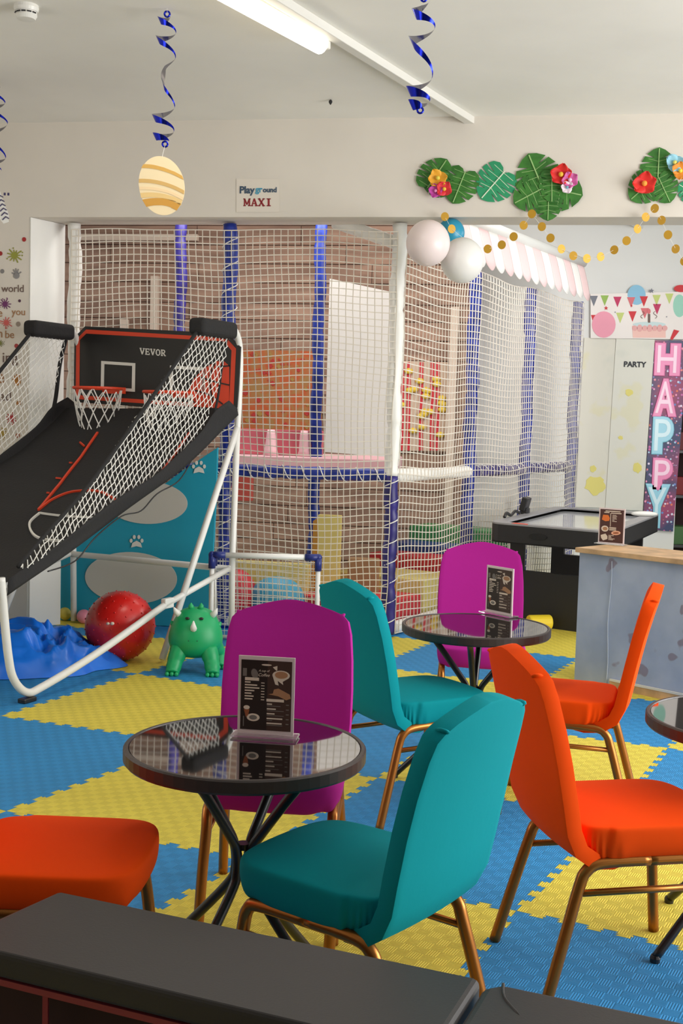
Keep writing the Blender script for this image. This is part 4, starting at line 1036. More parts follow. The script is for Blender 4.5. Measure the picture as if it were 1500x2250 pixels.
# ---------------------------------------------------------------- ceiling fittings
M_LAMP = mat('lit_tube', (255, 244, 224), .4, emit=6)
def ceil(px, py, z=CEIL): return at_z(px, py, z)
tr_a, tr_b = ceil(1055, 271), ceil(640, 8); td = (tr_b - tr_a).normalized(); tw = Vector((-td.y, td.x, 0))
tr = thing('cable_trunking', 'long white trunking running across the ceiling to the wall', 'trunking', tr_a)
for k in range(1):
    MB().prism([tr_a - tw * .03 - Z_ * .0, tr_a + tw * .03, tr_a + tw * .03 + td * 4.2, tr_a - tw * .03 + td * 4.2], -Z_ * .045).build('channel', M_WHITE, tr, bevel=.004)
MB().prism([tr_a - tw * .012 - td * .002 - Z_ * .012, tr_a + tw * .004 - td * .002 - Z_ * .012, tr_a + tw * .004 - td * .002 - Z_ * .034, tr_a - tw * .012 - td * .002 - Z_ * .034], -td * .002).build('cable_hole', M_BLACKM, tr)
la = ceil(704, 74); lb = ceil(560, -8); ld = (lb - la).normalized(); lw = Vector((-ld.y, ld.x, 0))
lt = thing('batten_light', 'lit fluorescent batten light beside the ceiling trunking', 'light', la)
MB().prism([la - lw * .05 - ld * .03, la + lw * .05 - ld * .03, la + lw * .05 + ld * 1.25, la - lw * .05 + ld * 1.25], -Z_ * .035).build('base', M_WHITE, lt, bevel=.004)
MB().tube([la - Z_ * .06, la + ld * 1.22 - Z_ * .06], .042, 14).build('diffuser', M_LAMP, lt, smooth=True)
for q in (la - ld * .01, la + ld * 1.23): MB().box(q - Z_ * .045, (.03, .1, .07), rz=math.atan2(ld.y, ld.x)).build('end_cap', M_WHITE, lt, bevel=.008)
area('batten_lamp_light', la + ld * .6 - Z_ * .12, la + ld * .6 - Z_ * 2, .1, 1.2, 8, (1, .93, .82)).rotation_euler = (0, 0, math.atan2(ld.y, ld.x) - PI / 2)
ra, rb_ = at_z(1408, 492, CEIL), at_z(1470, 529, CEIL); rd = (ra - rb_).normalized(); rw = Vector((-rd.y, rd.x, 0))
r_ = thing('wall_batten', 'white unlit batten on the party room ceiling', 'light', rb_)
MB().prism([rb_ - rw * .03, rb_ + rw * .03, rb_ + rw * .03 + rd * 2, rb_ - rw * .03 + rd * 2], -Z_ * .05).build('housing', M_WPLAST, r_, bevel=.004)
MB().prism([rb_ - rw * .012 - rd * .001 - Z_ * .02, rb_ + rw * .012 - rd * .001 - Z_ * .02, rb_ + rw * .012 - rd * .001 - Z_ * .04, rb_ - rw * .012 - rd * .001 - Z_ * .04], -rd * .002).build('cable_hole', M_BLACKM, r_)
p = ceil(58, 12)
sd = thing('smoke_detector', 'round white smoke detector at the left of the ceiling', 'detector', p)
MB().lathe([(.058, 0), (.06, -.015), (.055, -.03)], p, 28).build('base', M_WPLAST, sd, smooth=False)
MB().lathe([(.05, -.03), (.052, -.05), (.042, -.066), (.001, -.068)], p, 28).build('head', M_WPLAST, sd)
for a in range(5):
    th = R(-150 + 30 * a); MB().box(p + Vector((.052 * math.cos(th), .052 * math.sin(th), -.04)), (.006, .02, .006), rz=th).build('vent_slot', M_BLACKM, sd)
p = ceil(726, 219); mb = MB(); mb.lathe([(.004, 0), (.010, -.006), (.012, -.014), (.008, -.022), (.003, -.03)], p, 12); tag(mb.build('ceiling_hook', M_BLACKM), 'small black hook screwed into the ceiling centre', 'hook')

# ---------------------------------------------------------------- foil swirls and hanging cut-outs
M_FOIL = mat('blue_foil', (34, 44, 190), .18, metal=.9)
_nt = M_FOIL.node_tree; _g = _nt.nodes.new('ShaderNodeNewGeometry'); _m = _nt.nodes.new('ShaderNodeMix'); _m.data_type = 'RGBA'
_m.inputs[6].default_value = lin((34, 48, 200)); _m.inputs[7].default_value = lin((150, 148, 156)); _nt.links.new(_g.outputs['Backfacing'], _m.inputs[0])
_nt.links.new(_m.outputs[2], _nt.nodes['Principled BSDF'].inputs['Base Color'])
def swirl(top, keys, label, wd=.034, loop=True, string=.03):
    """keys: (dz below top, radius), one half turn between keys"""
    t = thing('foil_swirl', label, 'decoration', top, group='blue foil swirls')
    N = 16; pts = []
    for i in range(len(keys) - 1):
        (z0, r0, a0), (z1, r1, a1) = keys[i], keys[i + 1]
        for k in range(N + (i == len(keys) - 2)):
            s = k / N; zz = lerp(z0, z1, s); a = lerp(a0, a1, s); pts.append((lerp(r0, r1, s), a, zz))
    mb = MB(); vs = []; fs = []
    for i, (r, a, zz) in enumerate(pts):
        c = top + Vector((r * math.cos(a), r * math.sin(a), -zz))
        rad = Vector((math.cos(a), math.sin(a), 0))
        slope = .8; wv = (rad * .45 + Z_ * .9).normalized()
        e = min(1, min(i, len(pts) - 1 - i) / 8 + .2) * (.72 - .5 * math.cos(a))
        vs += [c - wv * wd * .5 * e, c + wv * wd * .5 * e]
        if i: fs.append((2 * i - 2, 2 * i - 1, 2 * i + 1, 2 * i))
    mb.add(vs, fs); mb.build('ribbon', M_FOIL, t, smooth=True)
    zz = keys[-1][0]
    for z_ in (keys[0][0] - .012, zz + .012):
        q = top - Z_ * z_; MB().tube([q + Vector((.013 * math.cos(2 * PI * i / 12), .004, .013 * math.sin(2 * PI * i / 12))) for i in range(12)], .005, 6, closed=True).build('foil_ring', M_FOIL, t, smooth=True)
    MB().tube([top + Z_ * .0, top - Z_ * (keys[0][0])], .0012, 4).build('thread', M_WPLAST, t)
    return t
# centre swirl with the planet
s1 = ceil(367, 18); pm = lambda py, s=s1: s.z - at_y(367, py, s.y).z
ks = [(pm(y), .047 * r, a * PI + .25) for y, r, a in ((36, .3, 0), (46, .8, 1), (70, .95, 2), (88, .95, 3), (126, .95, 4), (150, .25, 4.6), (180, .35, 5.1), (232, .95, 6), (262, 1.2, 7), (288, .9, 8), (302, 1.1, 9), (311, .5, 9.8))]
sw = swirl(s1, ks, 'blue foil swirl hanging above the paper planet')
pc = at_y(355, 408, s1.y - .01)
pl = thing('paper_planet', 'cream and tan banded paper planet hanging under the foil swirl', 'decoration', pc)
xx = (RT - Z_ * RT.dot(Z_)).normalized(); nn_ = Vector((xx.y, -xx.x, 0)); sc_ = s1.y / F_PX
def egg(x, y):   # photo pixels around the planet centre
    return pc + xx * (x * sc_) - Z_ * (y * sc_)
rim = []
for i in range(64):
    th = 2 * PI * i / 64; x, y = 49 * math.cos(th), 63 * math.sin(th); rt_ = R(-12); rim.append((x * math.cos(rt_) - y * math.sin(rt_), x * math.sin(rt_) + y * math.cos(rt_)))
disc = MB().prism([egg(*q) for q in rim], -nn_ * .004).build('disc', mat('planet_cream', (250, 230, 188), .6), pl)
def inside(y0, y1, bend, nm, rgb):
    def clipx(y):
        xs = [q[0] for q in rim if abs(q[1] - y) < 5]; return (min(xs), max(xs)) if xs else (0, 0)
    up, dn_2 = [], []
    for i in range(17):
        s = i / 16
        for lst, yy in ((up, y0), (dn_2, y1)):
            a, b = clipx(yy + bend * (s - .5)); x = lerp(a, b, s) * .985
            lst.append(egg(x, yy + bend * (s - .5) - 9 * (1 - (2 * s - 1) ** 2) * .8) + nn_ * .0008)
    MB().prism(up + dn_2[::-1], nn_ * .0008).build('band', mat(nm, rgb, .6), disc)
inside(-33, -25, 22, 'planet_tan', (226, 178, 92)); inside(-2, 6, 22, 'planet_tan2', (222, 182, 112)); inside(24, 34, 14, 'planet_sand', (240, 206, 140)); inside(34, 49, 6, 'planet_gold', (216, 160, 70))
inside(14, 20, 20, 'planet_pale', (250, 222, 176))
MB().tube([pc + Z_ * (60 * sc_), s1 - Z_ * (ks[-1][0] + .02)], .0012, 4).build('thread', M_WPLAST, pl)
# right swirl
s2 = ceil(932, -40); s2 = Vector((s2.x, s2.y, CEIL)); pm2 = lambda py: s2.z - at_y(930, py, s2.y).z
ks = [(pm2(y), .05 * r, a * PI + .2) for y, r, a in ((2, .5, 0), (14, .5, .5), (33, .85, 1), (60, 1.1, 2), (93, 1.05, 3), (170, 1, 4), (203, 1.15, 5), (224, .8, 6), (232, .9, 7), (236, .3, 7.6))]
swirl(s2, ks, 'longest blue foil swirl, hanging right of the batten light', wd=.042)
# left swirl
s3 = ceil(2, 178); s3.x -= .03; pm3 = lambda py: s3.z - at_y(2, py, s3.y).z
ks = [(pm3(y), .06 * r, a * PI + .2) for y, r, a in ((190, .4, 0), (200, .6, 1), (224, .9, 2), (238, .7, 3), (268, 1.15, 4), (300, .9, 5), (345, 1, 6), (362, .7, 7), (374, .6, 8))]
swirl(s3, ks, 'blue foil swirl cut off by the left edge of the photo', wd=.042)
ac = at_y(2, 452, s3.y); k_ = s3.y / F_PX
cu_ = thing('paper_cutout', 'small black and white striped paper cut-out hanging under the left foil swirl', 'decoration', ac)
ap = lambda x, y: ac + Vector((1, 0, 0)) * (x * k_) - Z_ * (y * k_)
body_ = MB().prism([ap(*q) for q in ((-16, -28), (-2, -30), (4, -12), (10, 2), (17, 18), (17, 34), (6, 38), (-6, 24), (-16, 6))], Vector((0, .003, 0))).build('body', M_WPLAST, cu_)
for i in range(6):
    y = -20 + i * 9; x = -2 + i * 2.6
    MB().tube([ap(x - 7, y + 5) - Vector((0, .002, 0)), ap(x, y - 2) - Vector((0, .002, 0)), ap(x + 7, y + 2) - Vector((0, .002, 0))], .004, 4).build('stripe', mat('ink_violet', (56, 48, 92), .5), body_)
for q in (8, 16): MB().box(ap(q, -25), (.012, .003, .016), rz=0).build('hand', mat('ink_violet', (56, 48, 92), .5), cu_)
MB().tube([ap(-6, -28), s3 - Z_ * ks[-1][0]], .001, 4).build('thread', M_WPLAST, cu_)

# ---------------------------------------------------------------- wall sign
wl = lambda x, y, off=0: WALL(x, y, off)
WX = E_; WYv = Z_
ws = thing('wall_sign', 'white paper sign reading Playground MAXI above the opening', 'sign', wl(566, 430))
MB().prism([wl(519, 393, .002), wl(614, 394, .002), wl(614, 466, .002), wl(519, 466, .002)], -N_ * .001).build('paper', mat('sign_paper', (228, 220, 208), .7), ws)
wy = lambda px, py: wl(px, py, .0045)
pxm = (wl(614, 430) - wl(519, 430)).length / 95
M_TEXTS = [mat('ink_navy', (58, 80, 104), .6), mat('ink_teal', (74, 156, 186), .6)]
for s, x0, x1, mm in (('Play', 526, 560, M_TEXTS[0]), ('gr', 560, 577, M_TEXTS[1]), ('ound', 577, 608, M_TEXTS[0])):
    text_mb(s, width=(x1 - x0 - 1) * pxm, O=wy((x0 + x1) / 2, 418 + (1.5 if s == 'Play' else (2 if s == 'gr' else -1))), X=WX, Y=WYv, depth=.0012, bold=.03).build('lettering', mm, ws)
def mx_(u, v, z=0): return wl(535 + 60 * u, 453 - 17 * v, .0035 + .001 * z)
slab('MAXI', mx_, 0, .265, .245).build('lettering', mat('ink_maroon', (146, 36, 44), .6), ws)

# ---------------------------------------------------------------- stickers on the wall at the left
M_INK = mat('ink_brown', (112, 92, 84), .7); M_INK2 = mat('ink_tan', (164, 122, 86), .7)
def sticker(body, px1, py, h, mm, label):
    t = text_mb(body, height=None, width=None or len(body) * h * .46 * pxm, O=wl(px1, py, .002), X=WX, Y=WYv, depth=.0012, align='RIGHT', bold=.004)
    tag(t.build('wall_lettering', mm), label, 'wall sticker')
sticker('world', 52, 634, 23, M_INK, 'brown lettering world on the wall left of the opening')
sticker('you', 55, 690, 23, M_INK2, 'tan lettering you on the wall above the black sleeve')
sticker('e', 5, 690, 23, M_INK2, 'tan letter e left of the word you, at the photo edge')
sticker('be', 31, 735, 23, M_INK2, 'tan lettering be on the wall under the word you')
sticker('n', 5, 735, 23, M_INK2, 'tan letter n left of the word be, at the photo edge')
sticker('ing', 39, 790, 26, M_INK, 'brown lettering ing on the wall behind the side net')
sticker('e', 9, 832, 40, M_INK2, 'lone tan letter e at the left edge of the photo')
sticker('ad', 24, 870, 30, M_INK, 'brown lettering ad low on the left wall')
def splat(px, py, r, rgb, label, seed, kind='splat'):
    q = random.Random(seed); mb = MB(); ps = []
    P = lambda x, y: wl(px + x, py + y, .002)
    if kind == 'dot': mb.prism([P(r * math.cos(2 * PI * i / 16), r * 1.1 * math.sin(2 * PI * i / 16)) for i in range(16)], -N_ * .001)
    elif kind == 'hand':
        mb.prism([P(r * .5 * math.cos(2 * PI * i / 14), r * .25 + r * .5 * math.sin(2 * PI * i / 14)) for i in range(14)], -N_ * .001)
        for k, (a, l) in enumerate(((150, .75), (118, .95), (95, 1.0), (72, .95), (35, .85))):
            a = R(a); c = (math.cos(a), -math.sin(a)); n = (-c[1] * r * .1, c[0] * r * .1); b0_ = (c[0] * r * .35, r * .2 + c[1] * r * .35); b1_ = (c[0] * r * l * 1.1, r * .2 + c[1] * r * l * 1.1)
            mb.prism([P(b0_[0] + n[0], b0_[1] + n[1]), P(b1_[0] + n[0], b1_[1] + n[1]), P(b1_[0] - n[0], b1_[1] - n[1]), P(b0_[0] - n[0], b0_[1] - n[1])], -N_ * .001)
    else:
        n = 11; 
        for i in range(n):
            a = 2 * PI * i / n; ln = q.uniform(.7, 1.15)
            ps += [P(r * .42 * math.cos(a - .2), r * .42 * math.sin(a - .2)), P(r * ln * math.cos(a - .07), r * ln * math.sin(a - .07)), P(r * ln * math.cos(a + .07), r * ln * math.sin(a + .07)), P(r * .42 * math.cos(a + .2), r * .42 * math.sin(a + .2))]
        mb.prism(ps, -N_ * .001)
        for i in range(4):
            a = q.uniform(0, 6.28); d_ = r * q.uniform(.9, 1.1); mb.prism([P(d_ * math.cos(a) + r * .1 * math.cos(2 * PI * j / 8), d_ * math.sin(a) + r * .1 * math.sin(2 * PI * j / 8)) for j in range(8)], -N_ * .001)
    tag(mb.build('paint_splat' if kind == 'splat' else ('hand_print' if kind == 'hand' else 'paint_dot'), mat('ink_%d_%d_%d' % rgb, rgb, .7)), label, 'wall sticker')
splat(32, 561, 17, (150, 152, 62), 'olive green paint splat sticker near the top left of the jamb', 1)
splat(36, 602, 14, (142, 140, 140), 'grey hand print sticker above the word world', 2, 'hand')
splat(53, 526, 4.5, (170, 44, 44), 'dark red dot sticker highest on the left wall', 3, 'dot')
splat(1, 557, 4.5, (160, 44, 44), 'dark red dot sticker at the left photo edge', 4, 'dot')
splat(5, 596, 4.5, (132, 130, 128), 'grey dot sticker left of the grey hand print', 5, 'dot')
splat(11, 668, 13, (112, 52, 104), 'purple paint splat sticker under the word world', 6)
splat(43, 661, 3, (80, 50, 70), 'tiny dark dot sticker right of the purple splat', 7, 'dot')
splat(14, 709, 13, (206, 96, 92), 'pink red paint splat sticker between the lettering lines', 8)
splat(40, 712, 5, (150, 136, 124), 'beige dot sticker right of the pink red splat', 9, 'dot')
splat(0, 754, 9, (132, 134, 70), 'half hidden olive splat sticker at the left photo edge', 10)
splat(36, 760, 4.5, (166, 60, 62), 'red dot sticker above the lettering ing', 11, 'dot')
splat(38, 836, 15, (178, 120, 52), 'ochre hand print sticker behind the side net', 12, 'hand')
splat(41, 886, 5, (172, 116, 62), 'ochre dot sticker right of the lettering ad', 13, 'dot')
splat(25, 919, 13, (182, 50, 56), 'bright red paint splat sticker low on the left wall', 14)
splat(6, 952, 12, (178, 152, 70), 'mustard paint splat sticker lowest at the left edge', 15)
splat(39, 957, 5, (176, 116, 92), 'brown pink dot sticker lowest beside the jamb', 16, 'dot')

# ---------------------------------------------------------------- paper leaves and flowers
M_LEAF = mat('leaf_green_paper', (62, 128, 46), .6, rgb2=(44, 104, 34), noise_scale=18); M_LEAF2 = mat('emerald_paper', (40, 150, 102), .6); M_VEIN = mat('pale_vein', (150, 190, 120), .6); M_VEIN2 = mat('cream_vein', (226, 240, 214), .6)
HALF = [(0, .06), (.10, -.07), (.26, -.12), (.42, -.04), (.50, .10), (.30, .155), (.20, .19), (.31, .19), (.52, .15), (.55, .30), (.34, .345), (.18, .37), (.33, .375), (.55, .36), (.53, .50), (.33, .53), (.16, .54), (.32, .565), (.50, .565), (.40, .74), (.22, .70), (.12, .69), (.21, .735), (.35, .80), (.18, .93), (0, 1.0)]
def leaf(px, py, tx, ty, label, off=.004, mm=None, vein=None, wide=1.0, group='paper monstera leaves on the lintel'):
    """base pixel, tip pixel"""
    B = wl(px, py, off); T = wl(tx, ty, off); Yv = T - B; Lh = Yv.length; Yv.normalize(); Xv = Yv.cross(-N_).normalized()
    root = thing('paper_leaf', label, 'leaf', B, group=group)
    def P(x, y, lift=0): return B + Xv * (x * Lh * wide) + Yv * (y * Lh) - N_ * (.03 * Lh * (1 - abs(x) * 1.6) + lift)
    pr = [P(x, y) for x, y in HALF] + [P(-x, y) for x, y in HALF[::-1][1:-1]]
    bl_ = MB().prism(pr, -N_ * .0012).build('blade', mm or M_LEAF, root)
    vb = MB(); vb.tube([P(0, -.02, .001), P(0, .96, .001)], .006 * Lh / .3, 4)
    for y, x1, y1 in ((.08, .34, .03), (.27, .38, .25), (.45, .38, .44), (.62, .3, .66)):
        for s in (-1, 1): vb.tube([P(0, y - .04, .001), P(s * x1, y1, .001)], .0025 * Lh / .3, 4)
    vb.build('veins', vein or M_VEIN, root)
    return root
leaf(985, 402, 928, 404, 'paper monstera leaf pointing left, leftmost on the lintel', .004)
LV = [((962, 400), (975, 342), 'upper leaf of the left flowered leaf pair', .006), ((1022, 378), (994, 448), 'lower right leaf of the left flowered leaf pair', .006)]
for (b_, t_, lab, of) in LV[1:]: leaf(*b_, *t_, 'paper monstera leaf hanging tip down beside the left flowers', of)
leaf(940, 412, 982, 350, 'paper monstera leaf pointing up behind the left flowers', .010)
leaf(1108, 378, 1056, 438, 'emerald paper leaf with cream veins standing alone', .004, M_LEAF2, M_VEIN2, 1.05)
leaf(1196, 425, 1160, 338, 'largest paper monstera leaf at the top of the middle cluster', .006)
leaf(1200, 410, 1128, 448, 'paper monstera leaf pointing left in the middle cluster', .010)
leaf(1196, 412, 1280, 430, 'paper monstera leaf pointing right under the middle red flower', .010)
leaf(1205, 428, 1203, 486, 'paper monstera leaf at the bottom tip of the middle cluster', .014)
leaf(1212, 380, 1212, 446, 'small paper monstera leaf in front at the heart of the middle cluster', .022, None, None, .8)
leaf(1444, 398, 1448, 324, 'paper monstera leaf pointing up in the right cluster', .006)
leaf(1438, 392, 1384, 440, 'paper monstera leaf behind the single red flower at right', .010)
leaf(1446, 390, 1472, 446, 'paper monstera leaf pointing down in the right cluster', .012)
leaf(1530, 430, 1490, 405, 'emerald paper leaf cut by the right photo edge', .006, M_LEAF2, M_VEIN2)
def flower(px, py, r, rgb, crgb, label, off=.03, seed=0):
    q = random.Random(seed); c = wl(px, py, off); t = thing('paper_flower', label, 'flower', c, group='paper flowers on the leaves')
    rr = r * pxm
    for k in range(5):
        a = 2 * PI * k / 5 + q.random(); dv_ = E_ * math.cos(a) + Z_ * math.sin(a); sv_ = E_ * -math.sin(a) + Z_ * math.cos(a)
        mb = MB(); mb.grid(lambda u, v: c + dv_ * (rr * u) + sv_ * (rr * (v - .5) * 1.25 * math.sin(PI * min(.96, u * .8 + .16)) ) - N_ * (rr * (.35 * u * u + .12 * math.sin(6 * v + k) * u)), 5, 5)
        mb.build('petal', mat('petal_%d_%d_%d' % rgb, rgb, .6), t, smooth=True, solid=.001)
    MB().ball(c - N_ * rr * .2, rr * .24, 10).build('centre', mat('petal_%d_%d_%d' % crgb, crgb, .6), t, smooth=True)
flower(962, 392, 20, (240, 176, 50), (236, 214, 80), 'yellow orange paper flower on the left leaf pair', .035, 1)
flower(976, 416, 17, (226, 52, 60), (240, 200, 70), 'red paper flower of the left leaf pair', .045, 2)
flower(957, 420, 15, (200, 70, 170), (236, 150, 200), 'magenta paper flower of the left leaf pair', .04, 3)
flower(1232, 384, 22, (222, 38, 36), (240, 190, 60), 'red paper flower on the middle cluster', .04, 4)
flower(1252, 396, 17, (214, 100, 170), (250, 210, 230), 'pink paper flower beside the middle red flower', .05, 5)
flower(1246, 412, 13, (244, 226, 236), (120, 190, 210), 'white paper flower under the middle pink flower', .05, 6)
flower(1415, 404, 24, (222, 44, 36), (250, 160, 60), 'single red paper flower on the right cluster', .04, 7)
flower(1482, 358, 19, (150, 206, 226), (240, 230, 120), 'pale blue paper flower at the right photo edge', .035, 8)
flower(1494, 376, 18, (238, 150, 50), (240, 220, 70), 'orange paper flower at the right photo edge', .045, 9)
# ---------------------------------------------------------------- gold dot garland
M_GDISC = mat('gold_card', (196, 150, 46), .35, metal=.35)
gd_ = thing('dot_garland', 'garland of gold discs looping below the paper leaves', 'garland', wl(1235, 560, .06))
gpts = [(977, 476), (992, 503), (1040, 541), (1071, 547), (1102, 538), (1128, 520), (1150, 495), (1168, 470), (1190, 498), (1209, 523), (1233, 547), (1259, 562), (1289, 568), (1319, 564), (1349, 549), (1376, 529), (1400, 503), (1418, 477), (1438, 458), (1453, 484), (1467, 516), (1484, 547), (1503, 574)]
gw = [wl(x, y, .07) for x, y in gpts]
MB().tube([v + N_ * .001 for v in gw], .0012, 4).build('string', mat('thread_white', (238, 232, 220), .7), gd_)
for i, v in enumerate(gw):
    tw_ = rnd.uniform(-.5, .5); ax = Matrix.Rotation(tw_, 3, 'Z') @ E_; nd = Matrix.Rotation(tw_, 3, 'Z') @ N_
    mb = MB(); mb.prism([v + ax * (.026 * math.cos(2 * PI * j / 24)) + Z_ * (.028 * math.sin(2 * PI * j / 24)) for j in range(24)], -nd * .0012); mb.build('gold_disc', M_GDISC, gd_)
# ---------------------------------------------------------------- balloons
def balloon(px, py, r, off, rgb, label, tilt=0, sq=1.06):
    c = wl(px, py, off); rr = r * pxm * ((c - CAM).dot(FW) / (wl(px, py) - CAM).dot(FW)); t = thing('balloon', label, 'balloon', c, group='balloons by the white post')
    Mr = Matrix.Rotation(tilt, 3, E_)
    mb = MB(); mb.lathe([(rr * math.sin(PI * i / 24) * (1 if i < 12 else (1 - .07 * ((i - 12) / 12) ** 2)), rr * sq * math.cos(PI * i / 24)) for i in range(25)], n=36, M=Matrix.Translation(c) @ Mr.to_4x4()); mb.build('skin', mat('balloon_%d' % rgb[0], rgb, .35), t, smooth=True)
    k_ = c + Mr @ Vector((0, 0, -rr * sq)); MB().lathe([(.004, .006), (.006, 0), (.012, -.014), (.010, -.016)], k_, 12).build('knot', mat('balloon_%d' % rgb[0], rgb, .35), t)
    return t
balloon(940, 534, 46, .40, (238, 222, 220), 'pale pink balloon beside the top of the white post', PI * .9)
balloon(1015, 572, 45, .22, (236, 234, 230), 'white balloon right of the pale pink balloon', PI * .92)
balloon(990, 512, 29, -.06, (40, 150, 184), 'teal blue balloon peeking out behind the two pale balloons', PI * .9)

# ---------------------------------------------------------------- party wall dressing
pp_ = lambda x, y, off=0: PARTY(x, y, off)
PN = Vector((0, -1, 0)); PX = Vector((1, 0, 0)); pk = PY / F_PX
def pflat(pts, off, name, m, par, th=.001):
    return MB().prism([pp_(x, y, off) for x, y in pts], PN * th).build(name, m, par)
def stain_mat(name, base, seed):
    m = mat(name, base, .85); nt = m.node_tree; b = nt.nodes['Principled BSDF']; tc = nt.nodes['Texture Coordinate']; prev = None
    for col, sc__, lo, hi, off in ((lin((226, 214, 96)), 3.2, .60, .66, seed), (lin((178, 190, 182)), 2.6, .57, .66, seed + 9)):
        mp = nt.nodes.new('ShaderNodeMapping'); mp.inputs['Location'].default_value = (off, off * .7, off * 1.3); nt.links.new(tc.outputs['Object'], mp.inputs[0])
        n = nt.nodes.new('ShaderNodeTexNoise'); n.inputs['Scale'].default_value = sc__; n.inputs['Detail'].default_value = 3; nt.links.new(mp.outputs[0], n.inputs['Vector'])
        mr = nt.nodes.new('ShaderNodeMapRange'); mr.inputs[1].default_value = lo; mr.inputs[2].default_value = hi; mr.inputs[4].default_value = .2; nt.links.new(n.outputs[0], mr.inputs[0])
        mx = nt.nodes.new('ShaderNodeMix'); mx.data_type = 'RGBA'; mx.inputs[6].default_value = lin(base); mx.inputs[7].default_value = col
        if prev: nt.links.new(prev, mx.inputs[6])
        nt.links.new(mr.outputs[0], mx.inputs[0]); prev = mx.outputs[2]
    nt.links.new(prev, b.inputs['Base Color']); return m
s_ = pflat([(1283, 742), (1352, 744), (1334, 1116), (1262, 1114)], .012, 'paint_stained_sheet', stain_mat('stained_cloth_a', (226, 222, 208), 2.2), None, .004); tag(s_, 'left white paint-stained sheet hanging under the cake banner', 'sheet', 'paint-stained sheets')
for (cx, cy, a, b) in ((1307, 1066, 24, 22), (1302, 1030, 8, 8)):
    q = random.Random(int(cx)); pflat([(cx + a * math.cos(2 * PI * i / 18) * q.uniform(.75, 1.1), cy + b * math.sin(2 * PI * i / 18) * q.uniform(.75, 1.1)) for i in range(18)], .018, 'yellow_stain', mat('stain_yellow', (230, 218, 128), .85), s_)
s_2 = pflat([(1353, 744), (1438, 746), (1411, 1122), (1329, 1118)], .02, 'paint_stained_sheet', stain_mat('stained_cloth_b', (226, 224, 212), 5.1), None, .004); tag(s_2, 'right white paint-stained sheet with the word PARTY', 'sheet', 'paint-stained sheets')
for (cx, cy, a, b) in ((1399, 1028, 11, 12), (1382, 862, 9, 9), (1363, 962, 6, 5)):
    q = random.Random(int(cx)); pflat([(cx + a * math.cos(2 * PI * i / 14) * q.uniform(.7, 1.1), cy + b * math.sin(2 * PI * i / 14) * q.uniform(.7, 1.1)) for i in range(14)], .026, 'yellow_stain', mat('stain_yellow', (230, 218, 128), .85), s_2)
text_mb('PARTY', width=49 * pk, O=pp_(1395, 800.5, .028), X=PX, Y=Z_, depth=.001, bold=.035).build('lettering', mat('ink_black', (34, 36, 44), .6), s_2)
# cake banner
bn_ = pflat([(1297, 646), (1530, 640), (1530, 746), (1297, 743)], .03, 'birthday_banner', mat('banner_paper', (240, 232, 226), .6), None, .002)
tag(bn_, 'white paper birthday banner printed with cake, balloons and bunting', 'banner')
M_F = [mat('flag_grey', (118, 120, 130), .6), mat('flag_green', (150, 184, 84), .6), mat('flag_crimson', (194, 44, 92), .6), mat('flag_salmon', (216, 110, 116), .6), mat('flag_red', (206, 40, 48), .6), mat('flag_lime', (196, 208, 120), .6)]
def flag(x, y, k, a=9, h=23): pflat([(x - a, y), (x + a, y), (x, y + h)], .033, 'flag_print', M_F[k], bn_)
for x, y, k in ((1304, 650, 0), (1328, 649, 1), (1356, 652, 2), (1386, 653, 3), (1414, 651, 4), (1442, 648, 5), (1470, 645, 5)): flag(x, y, k)
for x, y, k in ((1362, 687, 5), (1389, 684, 4), (1416, 677, 3), (1443, 668, 2)): flag(x, y, k)
def oval(cx, cy, a, b, off, name, m, n=24): return pflat([(cx + a * math.cos(2 * PI * i / n), cy + b * math.sin(2 * PI * i / n)) for i in range(n)], off, name, m, bn_)
oval(1398, 648, 20, 22, .0315, 'balloon_print', mat('print_sky', (130, 186, 214), .5)); oval(1326, 713, 26, 29, .0345, 'balloon_print', mat('print_pink', (236, 150, 170), .5)); oval(1492, 672, 14, 25, .0315, 'balloon_print', mat('print_mint', (150, 206, 184), .5)); oval(1496, 634, 16, 8, .0345, 'balloon_print', M_F[4])
pflat([(1298, 692), (1318, 692), (1306, 722)], .0325, 'flag_print', M_F[4], bn_)
pflat([(1388, 716), (1462, 716), (1462, 742), (1390, 742)], .033, 'cake_print', mat('print_peach', (238, 190, 178), .5), bn_)
oval(1426, 713, 36, 6, .0345, 'icing_print', mat('print_icing', (196, 216, 216), .5))
for i in range(7): oval(1394 + i * 11, 721, 6, 6 + 2 * (i % 2), .0352, 'icing_swag', mat('print_rose', (226, 164, 160), .5), 12)
pflat([(1423, 690), (1428, 690), (1428, 709), (1423, 709)], .0362, 'candle_print', M_INK, bn_); oval(1425, 684, 4, 6, .0362, 'flame_print', M_F[3], 10)
for dx, fl_ in ((-14, 1), (14, -1)): 
    MB().tube([pp_(1425 + dx + fl_ * 4 * math.sin(i * .9), 684 + i * 2.2, .036) for i in range(8)], .003, 4).build('curl_print', M_INK, bn_)
for x, y, r, k in ((1431, 639, 6, 0), (1331, 677, 5, 4), (1387, 672, 3, 4), (1351, 686, 2, 0), (1464, 696, 2, 0)):
    pflat([(x + (r if i % 2 == 0 else r * .45) * math.cos(2 * PI * i / 10 - PI / 2), y + (r if i % 2 == 0 else r * .45) * math.sin(2 * PI * i / 10 - PI / 2)) for i in range(10)], .0345, 'star_print', M_F[k], bn_)
pflat([(1480, 724), (1492, 727), (1476, 748), (1472, 744)], .036, 'party_horn_print', M_F[4], bn_)
